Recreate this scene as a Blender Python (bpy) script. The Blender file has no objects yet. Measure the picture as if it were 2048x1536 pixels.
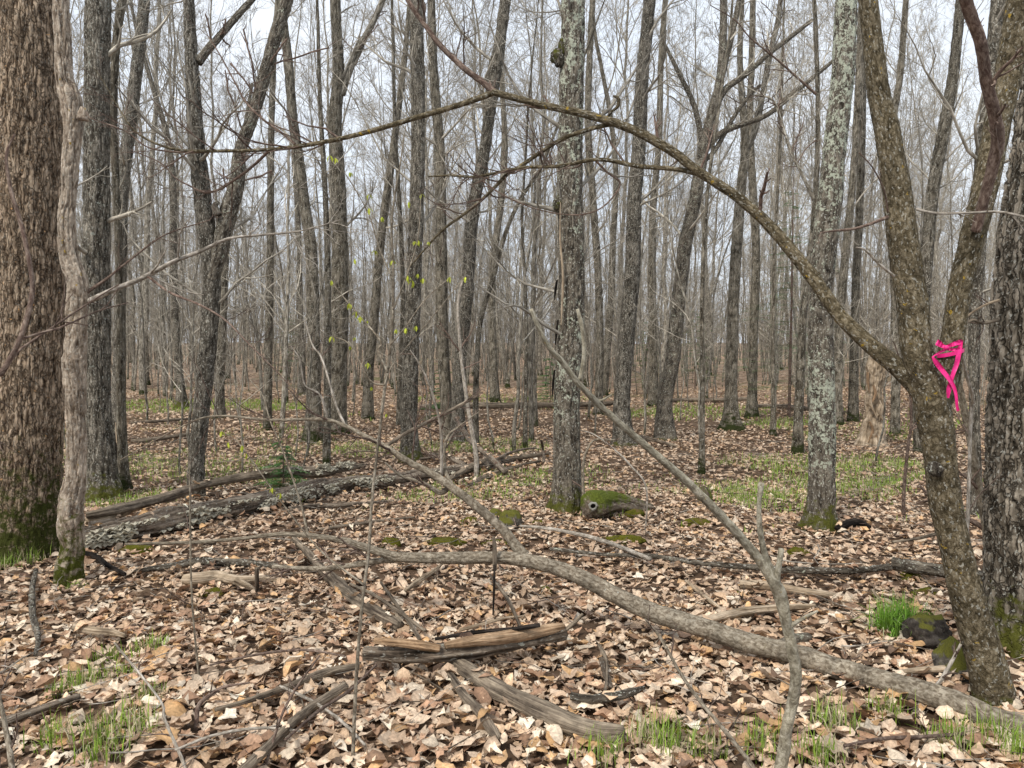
import bpy, math, random
import numpy as np
from mathutils import Vector

# ------------------------------------------------------------------ camera, sky, sun, exposure
scene = bpy.context.scene
F_PX = 1550.0                      # focal length in pixels of the 2048 px wide photograph
CAM_H = 1.55
PITCH = math.atan(78 / F_PX)
cam_data = bpy.data.cameras.new("camera")
cam = bpy.data.objects.new("camera", cam_data)
scene.collection.objects.link(cam)
cam_data.sensor_width = 36.0
cam_data.lens = 36.0 * F_PX / 2048.0
cam_data.clip_start = 0.05
cam_data.clip_end = 2000
cam.location = (0, 0, CAM_H)
cam.rotation_euler = (math.pi / 2 - PITCH, 0, 0)
scene.camera = cam

SUN_EL, SUN_AZ = math.radians(52), math.radians(215)    # azimuth clockwise from +Y: behind the camera, to the left
world = bpy.data.worlds.new("World")
scene.world = world
world.use_nodes = True
wt = world.node_tree
wt.nodes.clear()
w_out = wt.nodes.new("ShaderNodeOutputWorld")
w_bg = wt.nodes.new("ShaderNodeBackground")
w_sky = wt.nodes.new("ShaderNodeTexSky")
w_sky.sky_type = 'NISHITA'
w_sky.sun_disc = False
w_sky.sun_elevation = SUN_EL
w_sky.sun_rotation = SUN_AZ
w_sky.air_density = 1.2
w_sky.dust_density = 3.0
w_tc = wt.nodes.new("ShaderNodeTexCoord")
w_n = wt.nodes.new("ShaderNodeTexNoise")
w_n.inputs["Scale"].default_value = 2.2
w_n.inputs["Detail"].default_value = 6
w_r = wt.nodes.new("ShaderNodeValToRGB")
w_r.color_ramp.elements[0].position = 0.3
w_r.color_ramp.elements[0].color = (5.9, 6.55, 7.5, 1)
w_r.color_ramp.elements[1].position = 0.7
w_r.color_ramp.elements[1].color = (7.5, 7.8, 8.2, 1)
w_m = wt.nodes.new("ShaderNodeMix")
w_m.data_type = 'RGBA'
w_m.inputs[0].default_value = 0.86
wt.links.new(w_tc.outputs["Generated"], w_n.inputs["Vector"])
wt.links.new(w_n.outputs["Fac"], w_r.inputs["Fac"])
wt.links.new(w_sky.outputs["Color"], w_m.inputs[6])
wt.links.new(w_r.outputs["Color"], w_m.inputs[7])
wt.links.new(w_m.outputs[2], w_bg.inputs["Color"])
w_bg.inputs["Strength"].default_value = 0.10
wt.links.new(w_bg.outputs[0], w_out.inputs["Surface"])

sun_data = bpy.data.lights.new("sun", 'SUN')
sun_data.energy = 2.2
sun_data.angle = math.radians(12)
sun_data.color = (1.0, 0.95, 0.87)
sun = bpy.data.objects.new("sun", sun_data)
scene.collection.objects.link(sun)
_sd = Vector((math.sin(SUN_AZ) * math.cos(SUN_EL), math.cos(SUN_AZ) * math.cos(SUN_EL), math.sin(SUN_EL)))
sun.rotation_euler = _sd.to_track_quat('Z', 'Y').to_euler()
sun.location = (-8, -10, 20)

vs = scene.view_settings
vs.view_transform = 'Standard'
vs.look = 'None'
vs.gamma = 1
vs.exposure = 0.66
vs.use_curve_mapping = False

COL = scene.collection
RNG = np.random.default_rng(7)

# ------------------------------------------------------------------ numeric helpers
def _hash(ix, iy, iz, seed):
    h = (ix.astype(np.int64) * 374761393 + iy.astype(np.int64) * 668265263 + iz.astype(np.int64) * 2147483647 + seed * 974711)
    h = (h ^ (h >> 13)) * 1274126177
    h = h & 0xFFFFFFFF
    h = (h ^ (h >> 16)) * 2246822519 & 0xFFFFFFFF
    h = h ^ (h >> 15)
    return (h & 0xFFFFFF) / float(0xFFFFFF)

def vnoise(p, seed=0):
    f = np.floor(p)
    t = p - f
    t = t * t * (3 - 2 * t)
    i = f.astype(np.int64)
    res = 0
    for dx in (0, 1):
        wx = t[..., 0] if dx else 1 - t[..., 0]
        for dy in (0, 1):
            wy = t[..., 1] if dy else 1 - t[..., 1]
            for dz in (0, 1):
                wz = t[..., 2] if dz else 1 - t[..., 2]
                res = res + wx * wy * wz * _hash(i[..., 0] + dx, i[..., 1] + dy, i[..., 2] + dz, seed)
    return res * 2 - 1

def fbm(p, octaves=3, seed=0):
    r, a, s = 0, 1.0, 0
    for o in range(octaves):
        r = r + a * vnoise(p * (2.03 ** o) + 17.3 * o, seed + o)
        s += a
        a *= 0.5
    return r / s

def terrain(x, y):
    x = np.asarray(x, float); y = np.asarray(y, float)
    q = np.stack([x, y, np.zeros_like(x)], -1)
    far = np.clip((y - 9) / 20, 0, 1)
    h = 0.030 * vnoise(q * 0.9, 3) + 0.013 * vnoise(q * 2.7, 5) + (0.04 + 0.12 * far) * vnoise(q * 0.22, 9)
    h = h + 1.6 * np.clip((y - 85) / 130, 0, 1) ** 1.5 + 0.35 * np.clip((y - 30) / 60, 0, 1) * (1 + vnoise(q * 0.05, 11))
    return h

_gx, _gy = np.meshgrid(np.arange(-45, 45.01, 0.2), np.arange(-6, 60.01, 0.2))
_GRID = terrain(_gx, _gy).tolist()
def th(x, y):
    u, v = (x + 45) * 5, (y + 6) * 5
    i, j = int(u), int(v)
    if not (0 <= i < 450 and 0 <= j < 330):
        return float(terrain(np.array([x]), np.array([y]))[0])
    u -= i; v -= j
    a, b = _GRID[j], _GRID[j + 1]
    return (a[i] * (1 - u) + a[i + 1] * u) * (1 - v) + (b[i] * (1 - u) + b[i + 1] * u) * v

ca, sa = math.cos(PITCH), math.sin(PITCH)
def ray(px, py):
    u = (px - 1024) / F_PX
    v = -(py - 768) / F_PX
    return u, ca + v * sa, -sa + v * ca

def P(px, py, Y):
    rx, ry, rz = ray(px, py)
    t = Y / ry
    return np.array([rx * t, Y, CAM_H + rz * t])

def RW(rpx, py, Y):                 # pixel radius -> metres at that place
    _, ry, _ = ray(1024, py)
    return rpx * (Y / ry) / F_PX

def G(px, py):                      # where the sight line meets the ground
    rx, ry, rz = ray(px, py)
    h = 0.0
    for _ in range(12):
        t = (h - CAM_H) / rz
        h = 0.5 * h + 0.5 * th(rx * t, ry * t)
    return np.array([rx * t, ry * t, th(rx * t, ry * t)])

def to_px(p):
    p = np.asarray(p, float)
    d = p - np.array([0, 0, CAM_H])
    fwd = d[..., 1] * ca - d[..., 2] * sa
    up = d[..., 1] * sa + d[..., 2] * ca
    return 1024 + F_PX * d[..., 0] / fwd, 768 - F_PX * up / fwd

def catmull(pts, n):
    pts = np.asarray(pts, float)
    if len(pts) == 2:
        t = np.linspace(0, 1, n)[:, None]
        return pts[0] * (1 - t) + pts[1] * t
    seg = np.linalg.norm(np.diff(pts[:, :3], axis=0), axis=1)
    s = np.concatenate([[0], np.cumsum(seg)])
    q = np.vstack([2 * pts[0] - pts[1], pts, 2 * pts[-1] - pts[-2]])
    u = np.linspace(0, s[-1], n)
    k = np.clip(np.searchsorted(s, u, side='right') - 1, 0, len(pts) - 2)
    t = ((u - s[k]) / np.maximum(seg[k], 1e-9))[:, None]
    p0, p1, p2, p3 = q[k], q[k + 1], q[k + 2], q[k + 3]
    return 0.5 * ((2 * p1) + (-p0 + p2) * t + (2 * p0 - 5 * p1 + 4 * p2 - p3) * t ** 2 + (-p0 + 3 * p1 - 3 * p2 + p3) * t ** 3)

# ------------------------------------------------------------------ mesh helpers
def mk_mesh(name, verts, faces, mat, attrs=None, smooth=True, mat_idx=None):
    verts = np.ascontiguousarray(verts, np.float32).reshape(-1, 3)
    if not isinstance(faces, (list, tuple)):
        faces = [faces]
    me = bpy.data.meshes.new(name)
    me.vertices.add(len(verts))
    me.vertices.foreach_set("co", verts.ravel())
    nl = sum(f.size for f in faces)
    npoly = sum(len(f) for f in faces)
    me.loops.add(nl)
    me.polygons.add(npoly)
    li = np.concatenate([f.ravel() for f in faces]).astype(np.int32)
    ls, acc = [], 0
    for f in faces:
        k = f.shape[1]
        ls.append(acc + np.arange(len(f)) * k)
        acc += f.size
    me.loops.foreach_set("vertex_index", li)
    me.polygons.foreach_set("loop_start", np.concatenate(ls).astype(np.int32))
    if smooth:
        me.polygons.foreach_set("use_smooth", np.ones(npoly, bool))
    for k, v in (attrs or {}).items():
        v = np.ascontiguousarray(v, np.float32)
        if v.ndim == 1:
            a = me.attributes.new(k, 'FLOAT', 'POINT'); a.data.foreach_set("value", v)
        elif v.shape[1] == 4:
            a = me.attributes.new(k, 'FLOAT_COLOR', 'POINT'); a.data.foreach_set("color", v.ravel())
        else:
            a = me.attributes.new(k, 'FLOAT_VECTOR', 'POINT'); a.data.foreach_set("vector", v.ravel())
    for m in (mat if isinstance(mat, (list, tuple)) else [mat]):
        me.materials.append(m)
    if mat_idx is not None:
        me.polygons.foreach_set("material_index", np.asarray(mat_idx, np.int32))
    me.update(calc_edges=True)
    return me

class Buf:
    """collects shapes that become ONE mesh"""
    def __init__(self):
        self.v, self.q, self.t, self.a, self.n = [], [], [], {}, 0
    def add(self, v, q=None, t=None, **attrs):
        v = v.reshape(-1, 3)
        if q is not None: self.q.append(q + self.n)
        if t is not None: self.t.append(t + self.n)
        for k in set(self.a) | set(attrs):
            if k not in self.a:
                ref = attrs[k]
                self.a[k] = [np.zeros((self.n,) + ref.shape[1:])] if self.n else []
            self.a[k].append(attrs[k] if k in attrs else np.zeros((len(v),) + self.a[k][0].shape[1:]))
        self.v.append(v); self.n += len(v)
    def mesh(self, name, mat, smooth=True):
        fs = []
        if self.q: fs.append(np.concatenate(self.q))
        if self.t: fs.append(np.concatenate(self.t))
        return mk_mesh(name, np.concatenate(self.v), fs, mat, {k: np.concatenate(x) for k, x in self.a.items()}, smooth)

def frames(Pts):
    T = np.gradient(Pts, axis=-2)
    T /= np.maximum(np.linalg.norm(T, axis=-1, keepdims=True), 1e-9)
    mean = T.mean(axis=-2)
    ref = np.where(np.abs(mean[..., 2:3]) > 0.75, np.array([0.0, 1.0, 0.0]), np.array([0.0, 0.0, 1.0]))
    ref = ref[..., None, :]
    X = np.cross(ref, T)
    X /= np.maximum(np.linalg.norm(X, axis=-1, keepdims=True), 1e-9)
    Y = np.cross(T, X)
    return T, X, Y

def sweep(Pts, Rad, S, rng, buf, moss=None):
    """Pts (B,N,3), Rad (B,N): many tubes at once"""
    B, N, _ = Pts.shape
    T, X, Y = frames(Pts)
    th_ = np.arange(S) * 2 * math.pi / S
    c, s = np.cos(th_), np.sin(th_)
    V = Pts[:, :, None, :] + Rad[:, :, None, None] * (X[:, :, None, :] * c[None, None, :, None] + Y[:, :, None, :] * s[None, None, :, None])
    L = np.concatenate([np.zeros((B, 1)), np.cumsum(np.linalg.norm(np.diff(Pts, axis=1), axis=-1), axis=1)], 1) + rng.random((B, 1)) * 50
    rr = Rad.max(axis=1)[:, None, None]
    bk = np.stack([np.broadcast_to(c * rr, (B, N, S)), np.broadcast_to(s * rr, (B, N, S)), np.broadcast_to(L[:, :, None], (B, N, S))], -1)
    b = (np.arange(B) * N * S)[:, None, None]
    n = (np.arange(N - 1) * S)[None, :, None]
    k = np.arange(S)[None, None, :]
    k2 = (np.arange(S) + 1) % S
    q = np.stack(np.broadcast_arrays(b + n + k, b + n + k2[None, None, :], b + n + S + k2[None, None, :], b + n + S + k), -1).reshape(-1, 4)
    kw = {'bk': bk.reshape(-1, 3)}
    if moss is not None:
        kw['moss'] = np.broadcast_to(moss[:, :, None], (B, N, S)).reshape(-1)
    buf.add(V.reshape(-1, 3), q=q, **kw)

def spawn(Pp, Rp, Lp, k, tr, ang, lr, rr, N, rng, up=0.15, wig=0.12, rmin=0.0015, taper=0.25):
    """k children on every parent polyline; returns arrays of the children"""
    B, M, _ = Pp.shape
    t = rng.uniform(tr[0], tr[1], (B, k)) * (M - 1)
    i = np.clip(t.astype(int), 0, M - 2)
    f = (t - i)[..., None]
    bi = np.arange(B)[:, None]
    st = Pp[bi, i] * (1 - f) + Pp[bi, i + 1] * f
    rad = Rp[bi, i] * (1 - f[..., 0]) + Rp[bi, i + 1] * f[..., 0]
    d = Pp[bi, i + 1] - Pp[bi, i]
    d /= np.maximum(np.linalg.norm(d, axis=-1, keepdims=True), 1e-9)
    rv = rng.normal(size=d.shape)
    rv -= (rv * d).sum(-1, keepdims=True) * d
    rv /= np.maximum(np.linalg.norm(rv, axis=-1, keepdims=True), 1e-9)
    a = np.radians(rng.uniform(ang[0], ang[1], (B, k)))[..., None]
    D = d * np.cos(a) + rv * np.sin(a)
    fall = 1 - 0.55 * (t / (M - 1))
    L = Lp[:, None] * rng.uniform(lr[0], lr[1], (B, k)) * fall
    D = D.reshape(-1, 3); L = L.reshape(-1); st = st.reshape(-1, 3); rad = rad.reshape(-1)
    n = len(L)
    pts = np.zeros((n, N, 3)); pts[:, 0] = st
    step = (L / (N - 1))[:, None]
    for j in range(1, N):
        D = D + rng.normal(size=D.shape) * wig + np.array([0, 0, up])
        D /= np.linalg.norm(D, axis=1, keepdims=True)
        pts[:, j] = pts[:, j - 1] + D * step
    r0 = np.maximum(rad * rng.uniform(rr[0], rr[1], n), rmin)
    R = r0[:, None] * np.linspace(1, taper, N)[None, :]
    R = np.maximum(R, rmin * 0.6)
    return pts, R, L

def bark_tube(pts, radii, ds=0.02, sides=32, amp=0.006, style='furrow', freq=40.0, seed=0, flare=None, moss_h=0.0,
              lich=None, lump=0.05, cap=False, gz=None):
    """one trunk / limb with real relief. pts (n,3) control points. returns (verts, quads, tris, attrs)"""
    c = np.hstack([np.asarray(pts, float), np.asarray(radii, float)[:, None]])
    length = np.linalg.norm(np.diff(c[:, :3], axis=0), axis=1).sum()
    n = max(6, int(length / ds))
    c = catmull(c, n)
    Pt, R = c[:, :3], np.maximum(c[:, 3], 0.0008)
    T, X, Y = frames(Pt[None])
    X, Y = X[0], Y[0]
    t_ = np.arange(sides) * 2 * math.pi / sides
    cs, sn = np.cos(t_), np.sin(t_)
    L = np.concatenate([[0], np.cumsum(np.linalg.norm(np.diff(Pt, axis=0), axis=1))])
    Rm = R.mean()
    bk = np.stack([np.broadcast_to(cs * Rm, (n, sides)), np.broadcast_to(sn * Rm, (n, sides)), np.broadcast_to(L[:, None], (n, sides))], -1)
    off = np.array([seed * 3.7, seed * 1.3, seed * 2.1])
    if style == 'furrow':
        wq = bk * np.array([12, 12, 6.0]) + off
        warp = np.stack([vnoise(wq, seed + 50), vnoise(wq + 9, seed + 51), np.zeros((n, sides))], -1) * (0.5 / freq)
        q = (bk + warp) * np.array([freq, freq, freq * 0.17]) + off
        nn_ = np.minimum(np.abs(vnoise(q, seed)) * 2.3, 0.25 + np.abs(vnoise(q * np.array([0.6, 0.6, 1.9]) + 31, seed + 9)) * 5.0)
        d = 2 * np.clip(nn_, 0, 1) ** 0.8 - 1
        d = d * 0.75 + 0.35 * vnoise(q * np.array([2.3, 2.3, 1.6]) + 5, seed + 3) + 0.40 * vnoise(bk * np.array([freq * 2, freq * 2, freq * 0.9]) + off, seed + 1)
        d = d + 0.3 * vnoise(bk * freq * 3.3 + off, seed + 2)
    elif style == 'smooth':
        d = 0.7 * fbm(bk * np.array([freq, freq, freq * 0.7]) + off, 3, seed)
    else:   # weathered, splintered wood
        q = bk * np.array([freq * 1.5, freq * 1.5, freq * 0.12]) + off
        d = fbm(q, 3, seed) * 1.3 + 0.3 * vnoise(bk * freq * 2 + off, seed + 4)
    big = fbm(bk * np.array([1.0 / max(Rm, .01), 1.0 / max(Rm, .01), 0.8 / max(Rm, .01)]) * 0.6 + off, 2, seed + 7)
    rr = R[:, None] * (1 + lump * big)
    if flare is not None:
        fh, fa, fk = flare           # height, amount, number of root lobes
        base = gz if gz is not None else Pt[:, 2].min()
        hh = Pt[:, 2] - base
        e = np.exp(-np.clip(hh, 0, None) / fh)[:, None]
        rr = rr * (1 + fa * e * (0.75 + 0.6 * np.clip(np.cos(fk * t_ + seed)[None, :] + 0.4 * np.cos((fk + 2) * t_ + 2 * seed)[None, :], -0.6, 1)))
    a = np.minimum(amp, R * 0.35)[:, None]
    rr = rr + a * (d - 0.7)
    V = Pt[:, None, :] + rr[..., None] * (X[:, None, :] * cs[None, :, None] + Y[:, None, :] * sn[None, :, None])
    i = (np.arange(n - 1) * sides)[:, None]; k = np.arange(sides)[None, :]; k2 = (k + 1) % sides
    quads = np.stack(np.broadcast_arrays(i + k, i + k2, i + sides + k2, i + sides + k), -1).reshape(-1, 4)
    V = V.reshape(-1, 3)
    tris = None
    bkf = bk.reshape(-1, 3)
    dd = d.reshape(-1)
    if cap:
        m = len(V)
        V = np.vstack([V, Pt[0] - T[0, 0] * R[0] * 0.05, Pt[-1] + T[0, -1] * R[-1] * 0.1])
        kk = np.arange(sides); kn = (kk + 1) % sides
        t1 = np.stack([np.full(sides, m), kn, kk], -1)
        o = (n - 1) * sides
        t2 = np.stack([np.full(sides, m + 1), o + kk, o + kn], -1)
        tris = np.vstack([t1, t2])
        bkf = np.vstack([bkf, [[0, 0, 0], [0, 0, L[-1]]]])
        dd = np.append(dd, [0, 0])
    at = {'bk': bkf + off * 0.1, 'relief': np.clip(dd * 0.5 + 0.5, 0, 1)}
    if moss_h > 0:
        base = gz if gz is not None else Pt[:, 2].min()
        at['moss'] = np.clip(1 - (V[:, 2] - base) / moss_h, 0, 1)
    if lich is not None:
        at['lich'] = np.interp(V[:, 2], lich[0], lich[1])
    return V, quads, tris, at

def tube_mesh(name, mat, *a, **k):
    V, q, t, at = bark_tube(*a, **k)
    b = Buf(); b.add(V, q=q, t=t, **at)
    return b.mesh(name, mat)

# ------------------------------------------------------------------ object helpers
def tag(o, label=None, cat=None, group=None, kind=None):
    if label: o["label"] = label
    if cat: o["category"] = cat
    if group: o["group"] = group
    if kind: o["kind"] = kind
    return o

def link(name, me, parent=None, world=False):
    o = bpy.data.objects.new(name, me)
    COL.objects.link(o)
    if parent is not None:
        o.parent = parent
        if world:                    # mesh given in world coordinates: keep it there
            o.location = -Vector(parent.location)
    return o

def thing(name, loc, label, cat, group=None):
    o = bpy.data.objects.new(name, None)
    COL.objects.link(o)
    o.empty_display_size = 0.1
    o.location = Vector([float(x) for x in loc])
    return tag(o, label, cat, group)

# ------------------------------------------------------------------ materials
class NT:
    def __init__(self, name, rough=0.9, spec=0.15):
        self.m = bpy.data.materials.new(name)
        self.m.use_nodes = True
        self.t = self.m.node_tree
        self.b = self.t.nodes["Principled BSDF"]
        self.b.inputs["Roughness"].default_value = rough
        self.b.inputs["Specular IOR Level"].default_value = spec
    def n(self, typ, **kw):
        nd = self.t.nodes.new(typ)
        for k, v in kw.items():
            if isinstance(v, tuple) and k.startswith('i_'): pass
            setattr(nd, k, v)
        return nd
    def l(self, a, b): self.t.links.new(a, b)
    def attr(self, name):
        return self.n("ShaderNodeAttribute", attribute_name=name)
    def mapping(self, src, scale):
        mp = self.n("ShaderNodeMapping"); mp.inputs["Scale"].default_value = scale
        self.l(src, mp.inputs["Vector"]); return mp.outputs[0]
    def noise(self, vec, scale, detail=4, rough=0.55, dist=0.0):
        nd = self.n("ShaderNodeTexNoise")
        nd.inputs["Scale"].default_value = scale; nd.inputs["Detail"].default_value = detail
        nd.inputs["Roughness"].default_value = rough; nd.inputs["Distortion"].default_value = dist
        self.l(vec, nd.inputs["Vector"]); return nd.outputs["Fac"]
    def ramp(self, fac, stops):
        r = self.n("ShaderNodeValToRGB"); e = r.color_ramp.elements
        while len(e) < len(stops): e.new(0.5)
        for s, (p, c) in zip(e, stops):
            s.position = p
            s.color = (c, c, c, 1) if isinstance(c, (int, float)) else (*c, 1)
        self.l(fac, r.inputs["Fac"]); return r.outputs["Color"]
    def mix(self, fac, a, b, blend='MIX'):
        m = self.n("ShaderNodeMix"); m.data_type = 'RGBA'; m.blend_type = blend
        if isinstance(fac, (int, float)): m.inputs[0].default_value = fac
        else: self.l(fac, m.inputs[0])
        for s, x in ((6, a), (7, b)):
            if isinstance(x, tuple): m.inputs[s].default_value = (*x, 1)
            else: self.l(x, m.inputs[s])
        return m.outputs[2]
    def math(self, op, a, b=0.0, clamp=False):
        m = self.n("ShaderNodeMath", operation=op); m.use_clamp = clamp
        for s, x in ((0, a), (1, b)):
            if isinstance(x, (int, float)): m.inputs[s].default_value = x
            else: self.l(x, m.inputs[s])
        return m.outputs[0]
    def bump(self, h, strength=0.5, dist=0.01):
        b = self.n("ShaderNodeBump"); b.inputs["Strength"].default_value = strength; b.inputs["Distance"].default_value = dist
        self.l(h, b.inputs["Height"]); self.l(b.outputs[0], self.b.inputs["Normal"])
    def out(self, col):
        self.l(col, self.b.inputs["Base Color"]); return self.m

def bark_mat(name, dark, mid, light, scale=1.0, stretch=0.25, lichen=None, lich_cut=0.60, lich_base=0.0, fleck=0.0,
             moss=(0.060, 0.062, 0.012), moss_base=0.0, vary=0.35, relief=0.0, bump=0.7, yellow=0.0, ycol=(0.30, 0.20, 0.035), plates=0.0, pscale=34):
    N = NT(name, 0.92, 0.1)
    bk = N.attr("bk").outputs["Vector"]
    oi = N.n("ShaderNodeObjectInfo")
    add = N.n("ShaderNodeVectorMath", operation='ADD')
    sc = N.n("ShaderNodeVectorMath", operation='SCALE'); sc.inputs[0].default_value = (13, 7, 23)
    N.l(oi.outputs["Random"], sc.inputs["Scale"])
    N.l(bk, add.inputs[0]); N.l(sc.outputs[0], add.inputs[1])
    v = add.outputs[0]
    st = N.mapping(v, (1, 1, stretch))
    n1 = N.noise(st, 46 * scale, 6, 0.62, 0.6)
    n2 = N.noise(v, 7 * scale, 4, 0.6)
    n3 = N.noise(v, 120 * scale, 3, 0.6)
    vor = N.n("ShaderNodeTexVoronoi"); vor.feature = 'DISTANCE_TO_EDGE'; vor.inputs["Scale"].default_value = 60 * scale
    N.l(N.mapping(v, (1, 1, stretch * 1.1)), vor.inputs["Vector"])
    if plates > 0:
        wn = N.n("ShaderNodeTexNoise"); wn.inputs["Scale"].default_value = 22; wn.inputs["Detail"].default_value = 3
        N.l(v, wn.inputs["Vector"])
        w2 = N.n("ShaderNodeVectorMath", operation='SCALE'); w2.inputs["Scale"].default_value = 0.045
        N.l(wn.outputs["Color"], w2.inputs[0])
        w3 = N.n("ShaderNodeVectorMath", operation='ADD'); N.l(N.mapping(v, (1, 1, stretch)), w3.inputs[0]); N.l(w2.outputs[0], w3.inputs[1])
        vor.inputs["Scale"].default_value = pscale
        N.l(w3.outputs[0], vor.inputs["Vector"])
    crack = N.ramp(vor.outputs["Distance"], [(0.0, 0.0), (0.10, 1.0)])
    col = N.ramp(n1, [(0.38, dark), (0.5, mid), (0.63, light)])
    if relief > 0:
        rel = N.attr("relief").outputs["Fac"]
        rr = N.ramp(rel, [(0.26, tuple(c * 0.6 for c in dark)), (0.5, mid), (0.82, light)])
        col = N.mix(relief, col, rr)
    if plates > 0:
        cm = N.math('MULTIPLY', N.ramp(vor.outputs["Distance"], [(0.02, 1.0), (0.17, 0.0)]), plates)
        col = N.mix(cm, col, tuple(c * 0.55 for c in dark))
    big = N.ramp(n2, [(0.35, 0.70), (0.65, 1.30)])
    col = N.mix(1.0, col, big, 'MULTIPLY')
    tone = N.ramp(oi.outputs["Random"], [(0.0, (1 - vary, 1 - vary, 1 - vary * 1.0)), (0.5, (1, 0.99, 0.97)), (1.0, (1 + vary, 1 + vary * 0.97, 1 + vary * 0.9))])
    col = N.mix(1.0, col, tone, 'MULTIPLY')
    if fleck > 0:
        ff = N.noise(N.mapping(v, (1, 1, 0.6)), 75 * scale, 2, 0.5)
        fm = N.ramp(ff, [(0.60, 0.0), (0.66, fleck)])
        col = N.mix(fm, col, (0.50, 0.49, 0.43))
    la = N.attr("lich").outputs["Fac"]
    if lichen is not None:
        l1 = N.noise(v, 11 * scale, 5, 0.7, 0.4)
        l2 = N.noise(v, 42 * scale, 3, 0.7, 0.3)
        s = N.math('ADD', N.math('MULTIPLY', l1, 0.6), N.math('MULTIPLY', l2, 0.4))
        s = N.math('ADD', s, N.math('MULTIPLY', la, 0.22))
        s = N.math('ADD', s, lich_base)
        lm = N.ramp(s, [(lich_cut, 0.0), (min(lich_cut + 0.025, 1), 1.0)])
        lcol = N.mix(N.ramp(n3, [(0.35, 0.0), (0.65, 1.0)]), tuple(c * 0.68 for c in lichen), lichen)
        col = N.mix(lm, col, lcol)
    if yellow > 0:
        y1 = N.noise(v, 16 * scale, 4, 0.65)
        ym = N.ramp(y1, [(0.70 - yellow * 0.1, 0.0), (0.72 - yellow * 0.1, 1.0)])
        col = N.mix(ym, col, ycol)
    mo = N.attr("moss").outputs["Fac"]
    mn = N.noise(v, 14 * scale, 4, 0.7)
    ms = N.math('ADD', N.math('ADD', mn, N.math('MULTIPLY', mo, 0.40)), moss_base)
    mm = N.ramp(ms, [(0.70, 0.0), (0.86, 1.0)])
    mcol = N.mix(n3, tuple(c * 0.35 for c in moss), tuple(min(c * 1.9, 1) for c in moss))
    col = N.mix(mm, col, mcol)
    h = N.math('ADD', N.math('MULTIPLY', n1, 0.7), N.math('MULTIPLY', crack, 0.45))
    h = N.math('ADD', h, N.math('MULTIPLY', n3, 0.25))
    N.bump(h, bump, 0.012 / scale)
    return N.out(col)

M = {}
M['shaggy'] = bark_mat("shaggy_brown_bark", (0.04, 0.026, 0.016), (0.21, 0.15, 0.10), (0.44, 0.345, 0.25), 1.3, 0.16, fleck=0.2, relief=0.35, plates=0.75, pscale=40, vary=0.0, bump=1.0, yellow=0.3, ycol=(0.45, 0.26, 0.12), moss=(0.032, 0.036, 0.008), moss_base=0.03)
M['flaky'] = bark_mat("flaky_grey_brown_bark", (0.09, 0.064, 0.044), (0.25, 0.195, 0.145), (0.47, 0.40, 0.32), 1.3, 0.35, fleck=0.4, relief=0.4, vary=0.0, moss=(0.045, 0.05, 0.008), yellow=0.3)
M['grey'] = bark_mat("grey_furrowed_bark", (0.030, 0.025, 0.018), (0.105, 0.091, 0.072), (0.29, 0.262, 0.215), 1.1, 0.25, lichen=(0.34, 0.36, 0.31), lich_cut=0.625, fleck=0.5, relief=0.35, vary=0.12, plates=0.6, pscale=46)
M['darkgrey'] = bark_mat("dark_furrowed_bark", (0.03, 0.024, 0.016), (0.125, 0.104, 0.078), (0.33, 0.285, 0.225), 1.2, 0.16, fleck=0.5, relief=0.5, vary=0.0, bump=1.0, plates=0.8, pscale=36)
M['lichen'] = bark_mat("lichen_spotted_bark", (0.026, 0.021, 0.016), (0.085, 0.071, 0.055), (0.215, 0.19, 0.15), 1.2, 0.3, lichen=(0.44, 0.46, 0.36), lich_cut=0.588, fleck=0.6, relief=0.4, vary=0.0)
M['brownsm'] = bark_mat("brown_olive_bark", (0.032, 0.025, 0.013), (0.098, 0.078, 0.047), (0.21, 0.175, 0.118), 1.4, 0.6, lichen=(0.40, 0.42, 0.36), lich_cut=0.67, fleck=0.4, vary=0.0, yellow=0.45, relief=0.2)
M['pale'] = bark_mat("pale_smooth_bark", (0.15, 0.13, 0.095), (0.26, 0.235, 0.175), (0.38, 0.35, 0.28), 1.6, 0.6, lichen=(0.42, 0.44, 0.38), lich_cut=0.66, vary=0.0, yellow=0.3, bump=0.4)
M['sap'] = bark_mat("smooth_sapling_bark", (0.10, 0.08, 0.058), (0.19, 0.16, 0.12), (0.30, 0.265, 0.21), 2.0, 0.5, lichen=(0.42, 0.42, 0.37), lich_cut=0.64, vary=0.1, bump=0.35)
M['twig'] = bark_mat("reddish_twig_bark", (0.07, 0.045, 0.036), (0.12, 0.085, 0.068), (0.2, 0.155, 0.125), 2.0, 0.5, vary=0.3, bump=0.2)
M['deadtwig'] = bark_mat("pale_dead_twig_bark", (0.17, 0.145, 0.115), (0.30, 0.265, 0.22), (0.45, 0.41, 0.36), 2.0, 0.3, vary=0.15, bump=0.3)
M['bg'] = bark_mat("haze_paled_bark", (0.075, 0.064, 0.048), (0.205, 0.182, 0.145), (0.40, 0.37, 0.315), 0.9, 0.22, lichen=(0.33, 0.345, 0.29), lich_cut=0.63, fleck=0.45, vary=0.32, bump=0.8, moss=(0.03, 0.036, 0.01))  # paled for the far trees: haze of distance put into the bark colour
M['mid'] = bark_mat("depth_darkened_bark", (0.032, 0.026, 0.018), (0.108, 0.093, 0.070), (0.27, 0.24, 0.19), 1.0, 0.2, lichen=(0.36, 0.385, 0.31), lich_cut=0.625, fleck=0.5, vary=0.22, relief=0.35, bump=1.0, moss=(0.022, 0.027, 0.008), moss_base=0.02)  # darker copy of bg for traced trunks, depth layering painted into the colour
M['bgtwig'] = bark_mat("background_twig_bark", (0.18, 0.158, 0.125), (0.32, 0.29, 0.24), (0.46, 0.425, 0.36), 0.6, 0.3, vary=0.3, bump=0.1)
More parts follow.
